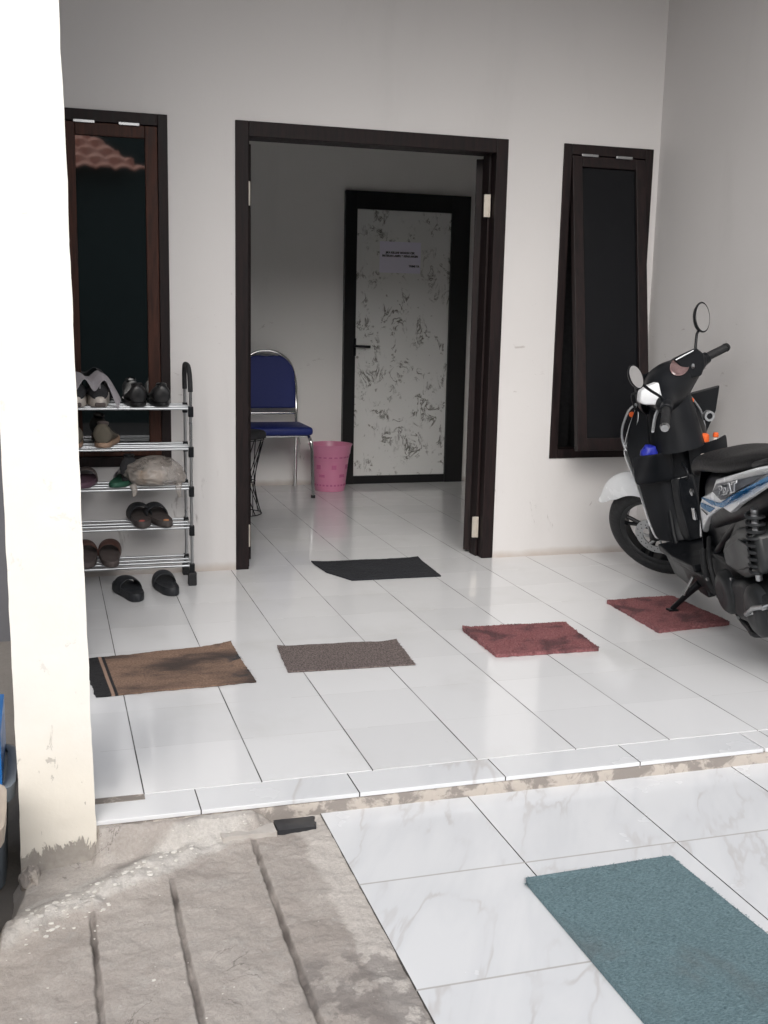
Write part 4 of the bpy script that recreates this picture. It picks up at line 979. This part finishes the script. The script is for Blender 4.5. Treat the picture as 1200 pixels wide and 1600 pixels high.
for s in (1, -1):
    sc_ = plate('side_cover', SIDE, 0, .03, 'white_paint', s=s, smooth=30, mods=(('bev', .006, 3),))
    plate('stripe', BLUE, .0065, .006, 'blue_paint', sc_, s); plate('stripe', BLUE2, .005, .005, 'blue_paint', sc_, s)
    plate('graphic', DARK, .0045, .005, 'grey_decal', sc_, s)
    plate('seam', [[-.874, .121, .532], [-.96, .134, .528], [-.955, .133, .524], [-.873, .121, .528]], .002, .002, 'rubber', sc_, s)
    if s > 0:
        ang = math.atan2(.09, .6)
        TM = Matrix.Translation((-1.225, .178, .664)) @ Matrix.Rotation(-math.atan2(.045, .32) , 4, 'Z') @ Matrix.Rotation(PI/2, 4, 'X')
        # text reads from front (small -X) to rear when seen from the left side
        TM = Matrix(((-1, 0, .0, -1.215), (.15, 0, 1, .1800), (.27, 1, 0, .655), (0, 0, 0, 1)))
        text('emblem', 'BeAT', .046, 'white_paint', TM, sc_, .001, shear=.3, align='LEFT', sx=2.6, off=.0026)
        TM2 = Matrix(((-1, 0, .0, -1.215), (.15, 0, 1, .1825), (.27, 1, 0, .655), (0, 0, 0, 1)))
        text('emblem', 'BeAT', .046, 'grey_decal', TM2, sc_, .001, shear=.3, align='LEFT', sx=2.6, off=-.0008)
# black scribble scratches of the graphic
# seat
rg = []
for x, w, z0, z1 in ((-.66, .05, .60, .645), (-.72, .085, .62, .685), (-.82, .115, .655, .735), (-.95, .135, .68, .758), (-1.12, .15, .70, .765), (-1.28, .15, .725, .80), (-1.45, .14, .755, .835), (-1.62, .10, .79, .845), (-1.70, .05, .80, .84)):
    rg.append(ring_yz(x, 0, (z0+z1)/2, w, (z1-z0)/2, 16, 3.2))
bp('seat', loft(rg), 'seat', smooth=180, mods=(('sub', 2),))
bp('grab_rail', T([(-1.5, .15, .80), (-1.7, .15, .85), (-1.80, .06, .87), (-1.80, -.06, .87), (-1.7, -.15, .85), (-1.5, -.15, .80)], .012, 8, 4), 'black_plastic', smooth=60)
bp('tail_light', loft([ring_yz(-1.74, 0, .78, .09, .035, 12, 3), ring_yz(-1.80, 0, .775, .06, .02, 12, 3)]), simple('red_lens', (.5, .02, .02), .2), smooth=60)
bp('rear_fender', poly([(-1.45, -.05, .60), (-1.62, -.05, .60), (-1.80, -.05, .42), (-1.86, -.05, .30), (-1.84, -.05, .30), (-1.76, -.05, .40), (-1.58, -.05, .54), (-1.45, -.05, .55)], (0, .10, 0)), 'black_plastic', mods=(('bev', .006),))
# engine side
BOX = [[-1.108, .168, .428], [-1.15, .17, .47], [-1.30, .18, .55], [-1.42, .193, .578], [-1.506, .198, .575], [-1.53, .2, .476], [-1.516, .199, .442], [-1.315, .183, .371], [-1.13, .17, .365]]
CRANK = [[-.997, .158, .277], [-1.10, .165, .31], [-1.283, .181, .355], [-1.50, .20, .36], [-1.62, .205, .33], [-1.62, .2, .24], [-1.416, .191, .222], [-1.205, .174, .183], [-1.105, .166, .20], [-.976, .156, .236]]
bp('air_box', poly([(p[0], p[1]-.01, p[2]) for p in BOX], (0, -.12, 0)), 'dusty_case', smooth=40, mods=(('bev', .025, 4),))
ab = bp('air_box_panel', poly([(-1.16+.0, .165, .39), (-1.30, .178, .40), (-1.46, .195, .46), (-1.46, .195, .53), (-1.36, .186, .53), (-1.18, .168, .45)], (0, .006, 0)), 'dusty_case', mods=(('bev', .005, 3),))
cv = bp('drive_cover', poly([(p[0], p[1]-.005, p[2]) for p in CRANK], (0, -.13, 0)), 'engine', smooth=40, mods=(('bev', .02, 4),))
bp('pulley_bulge', lathe([(0, .085), (.02, .082), (.032, .07), (.036, .045), (.030, .0)], (-1.10, .145, .262), 'Y', 32), 'engine', cv, smooth=60)
bp('pulley_bulge', lathe([(0, .095), (.02, .09), (.032, .075), (.036, .045), (.030, .0)], (-1.42, .17, .285), 'Y', 32), 'engine', cv, smooth=60)
bm = bmesh.new()
for k in range(9):
    a = 2*PI*k/9; lathe([(0, .007), (.008, .007), (.01, .003)], (-1.26+.33*math.cos(a)*1.0, .172+.012*math.cos(a)*-1, .27+.075*math.sin(a)), 'Y', 8, bm)
bp('bolt', bm, 'steel', cv)
bp('kick_starter', T([(-1.42, .205, .285), (-1.42, .225, .285), (-1.50, .23, .33), (-1.62, .23, .37), (-1.62, .25, .37)], .009, 8), 'steel', smooth=60)
bp('engine_block', boxes((-1.18, -.80, -.10, .12, .17, .36)), 'engine', mods=(('bev', .02, 3),))
bp('cylinder', boxes(*[(-.80-.0, -.66, -.07, .07, .20+.014*i, .208+.014*i) for i in range(8)], (-.80, -.68, -.05, .05, .20, .31)), 'engine', mods=(('bev', .002),))
bp('hose', T([(-.84, .13, .36), (-.88, .15, .30), (-.90, .14, .22), (-.95, .12, .19)], .013, 10, 4), 'rubber', smooth=60)
bp('hose', T([(-.90, .12, .42), (-1.0, .17, .36), (-1.03, .17, .26)], .009, 8, 4), 'rubber', smooth=60)
# inner wheel-arch cover, dark, behind the white panel
AR = [[-.67, .07, .33], [-.80, .08, .46], [-.95, .10, .53], [-1.15, .12, .58], [-1.35, .13, .60], [-1.30, .12, .50], [-1.05, .10, .42], [-.85, .08, .30], [-.72, .07, .25]]
bp('inner_cover', poly(AR, (0, -.14, 0)), 'black_plastic', smooth=40, mods=(('bev', .012, 3),))
# frame tubes
bp('frame_tube', T([(-.30, .05, .62), (-.42, .09, .24), (-.70, .10, .22), (-.88, .10, .34), (-1.2, .10, .55), (-1.6, .08, .70)], .014, 8, 4), 'black_plastic', smooth=60)
# shock absorber with spring
sp = bp('shock_absorber', T([(-1.50, .175, .66), (-1.44, .17, .40)], .012, 10), 'steel', smooth=60)
bm = bmesh.new(); A_ = Vector((-1.497, .175, .645)); B_ = Vector((-1.447, .171, .43)); n = 150; pts = []
for i in range(n+1):
    t = i/n; a = t*2*PI*8.5; c = A_.lerp(B_, t); pts.append(c+Vector((.028*math.cos(a), .028*math.sin(a), 0)))
tube(bm, pts, .0058, 6); bp('spring', bm, 'engine', sp, smooth=60)
# side stand, centre stand
bp('stand_bracket', boxes((-.78, -.68, .06, .12, .14, .22)), 'engine', mods=(('bev', .008),))
Minv = mb.matrix_world.inverted()
foot = Minv @ Vector((2.245, -1.15, .026))
ss = bp('side_stand', T([(-.72, .125, .19), tuple(Vector((-.72, .125, .19)).lerp(foot, .5)), tuple(foot)], [.016, .012, .011], 10), 'black_plastic', smooth=60)
f2 = Minv @ Vector((2.245, -1.15, .0185))
bp('foot_pad', loft([[tuple(Minv @ Vector((2.245+dx, -1.15+dy, .0175+dz))) for dx, dy in ((-.022, -.015), (.018, -.018), (.02, .016), (-.02, .018))] for dz in (0, .006)]), 'black_plastic', ss)
bp('stand_spring', T([(-.70, .14, .215), tuple(Vector((-.72, .135, .19)).lerp(foot, .42)+Vector((0, .012, 0)))], .006, 8), 'steel', smooth=60)
bp('centre_stand', T([(-1.0, .11, .17), (-1.16, .125, .135), (-1.30, .13, .15), (-1.30, -.13, .15), (-1.16, -.125, .135), (-1.0, -.11, .17)], .012, 8, 4), 'engine', smooth=60)
bp('exhaust', T([(-.75, -.08, .20), (-.95, -.12, .14), (-1.10, -.15, .18), (-1.25, -.16, .24), (-1.62, -.165, .33)], [.014, .014, .03, .045, .042], 14, 3), 'engine', smooth=60)
# things in the pockets
Pw = lambda x, y, z: mb.matrix_world @ Vector((x, y, z))
def lump(name, c, r, m, label, cat, sq=(1, 1, 1), seed=0):
    bm = bmesh.new(); bmesh.ops.create_icosphere(bm, subdivisions=3, radius=1); c = Pw(*c)
    for v in bm.verts:
        p = v.co.copy(); d = 1+.25*noise.noise(p*1.8+Vector((seed, 0, 0)))+.08*noise.noise(p*6); v.co = Vector((p.x*sq[0]*r*d, p.y*sq[1]*r*d, p.z*sq[2]*r*d))
    o = obj(name, bm, m, smooth=180); o.location = c; return tag(o, label, cat)
lump('snack_packet', (-.405, .135, .695), .034, 'blue_pack', 'crumpled blue packet in the left pocket of the motorbike', 'packet', (1.1, .8, 1), 2)
lump('orange_wrapper', (-.405, .075, .69), .016, 'orange', 'small orange wrapper next to the blue packet in the motorbike pocket', 'wrapper', (1, 1, .9), 5)
def bottle(c, label, s=1):
    r = empty('bottle_cap', Pw(*c)); tag(r, label, 'bottle')
    obj('cap', lathe([(0, .021*s), (.004, .023*s), (.03*s, .021*s), (.036*s, .012*s)], (0, 0, 0), 'Z', 18), 'orange', r, smooth=50)
    obj('neck', lathe([(-.06, .022*s), (-.002, .019*s)], (0, 0, 0), 'Z', 16), 'off_white', r, smooth=50); return r
bottle((-.40, -.105, .685), 'larger orange capped bottle in the right pocket of the motorbike', 1)
bottle((-.385, -.165, .69), 'smaller orange capped bottle at the wall side of the right pocket', .55)
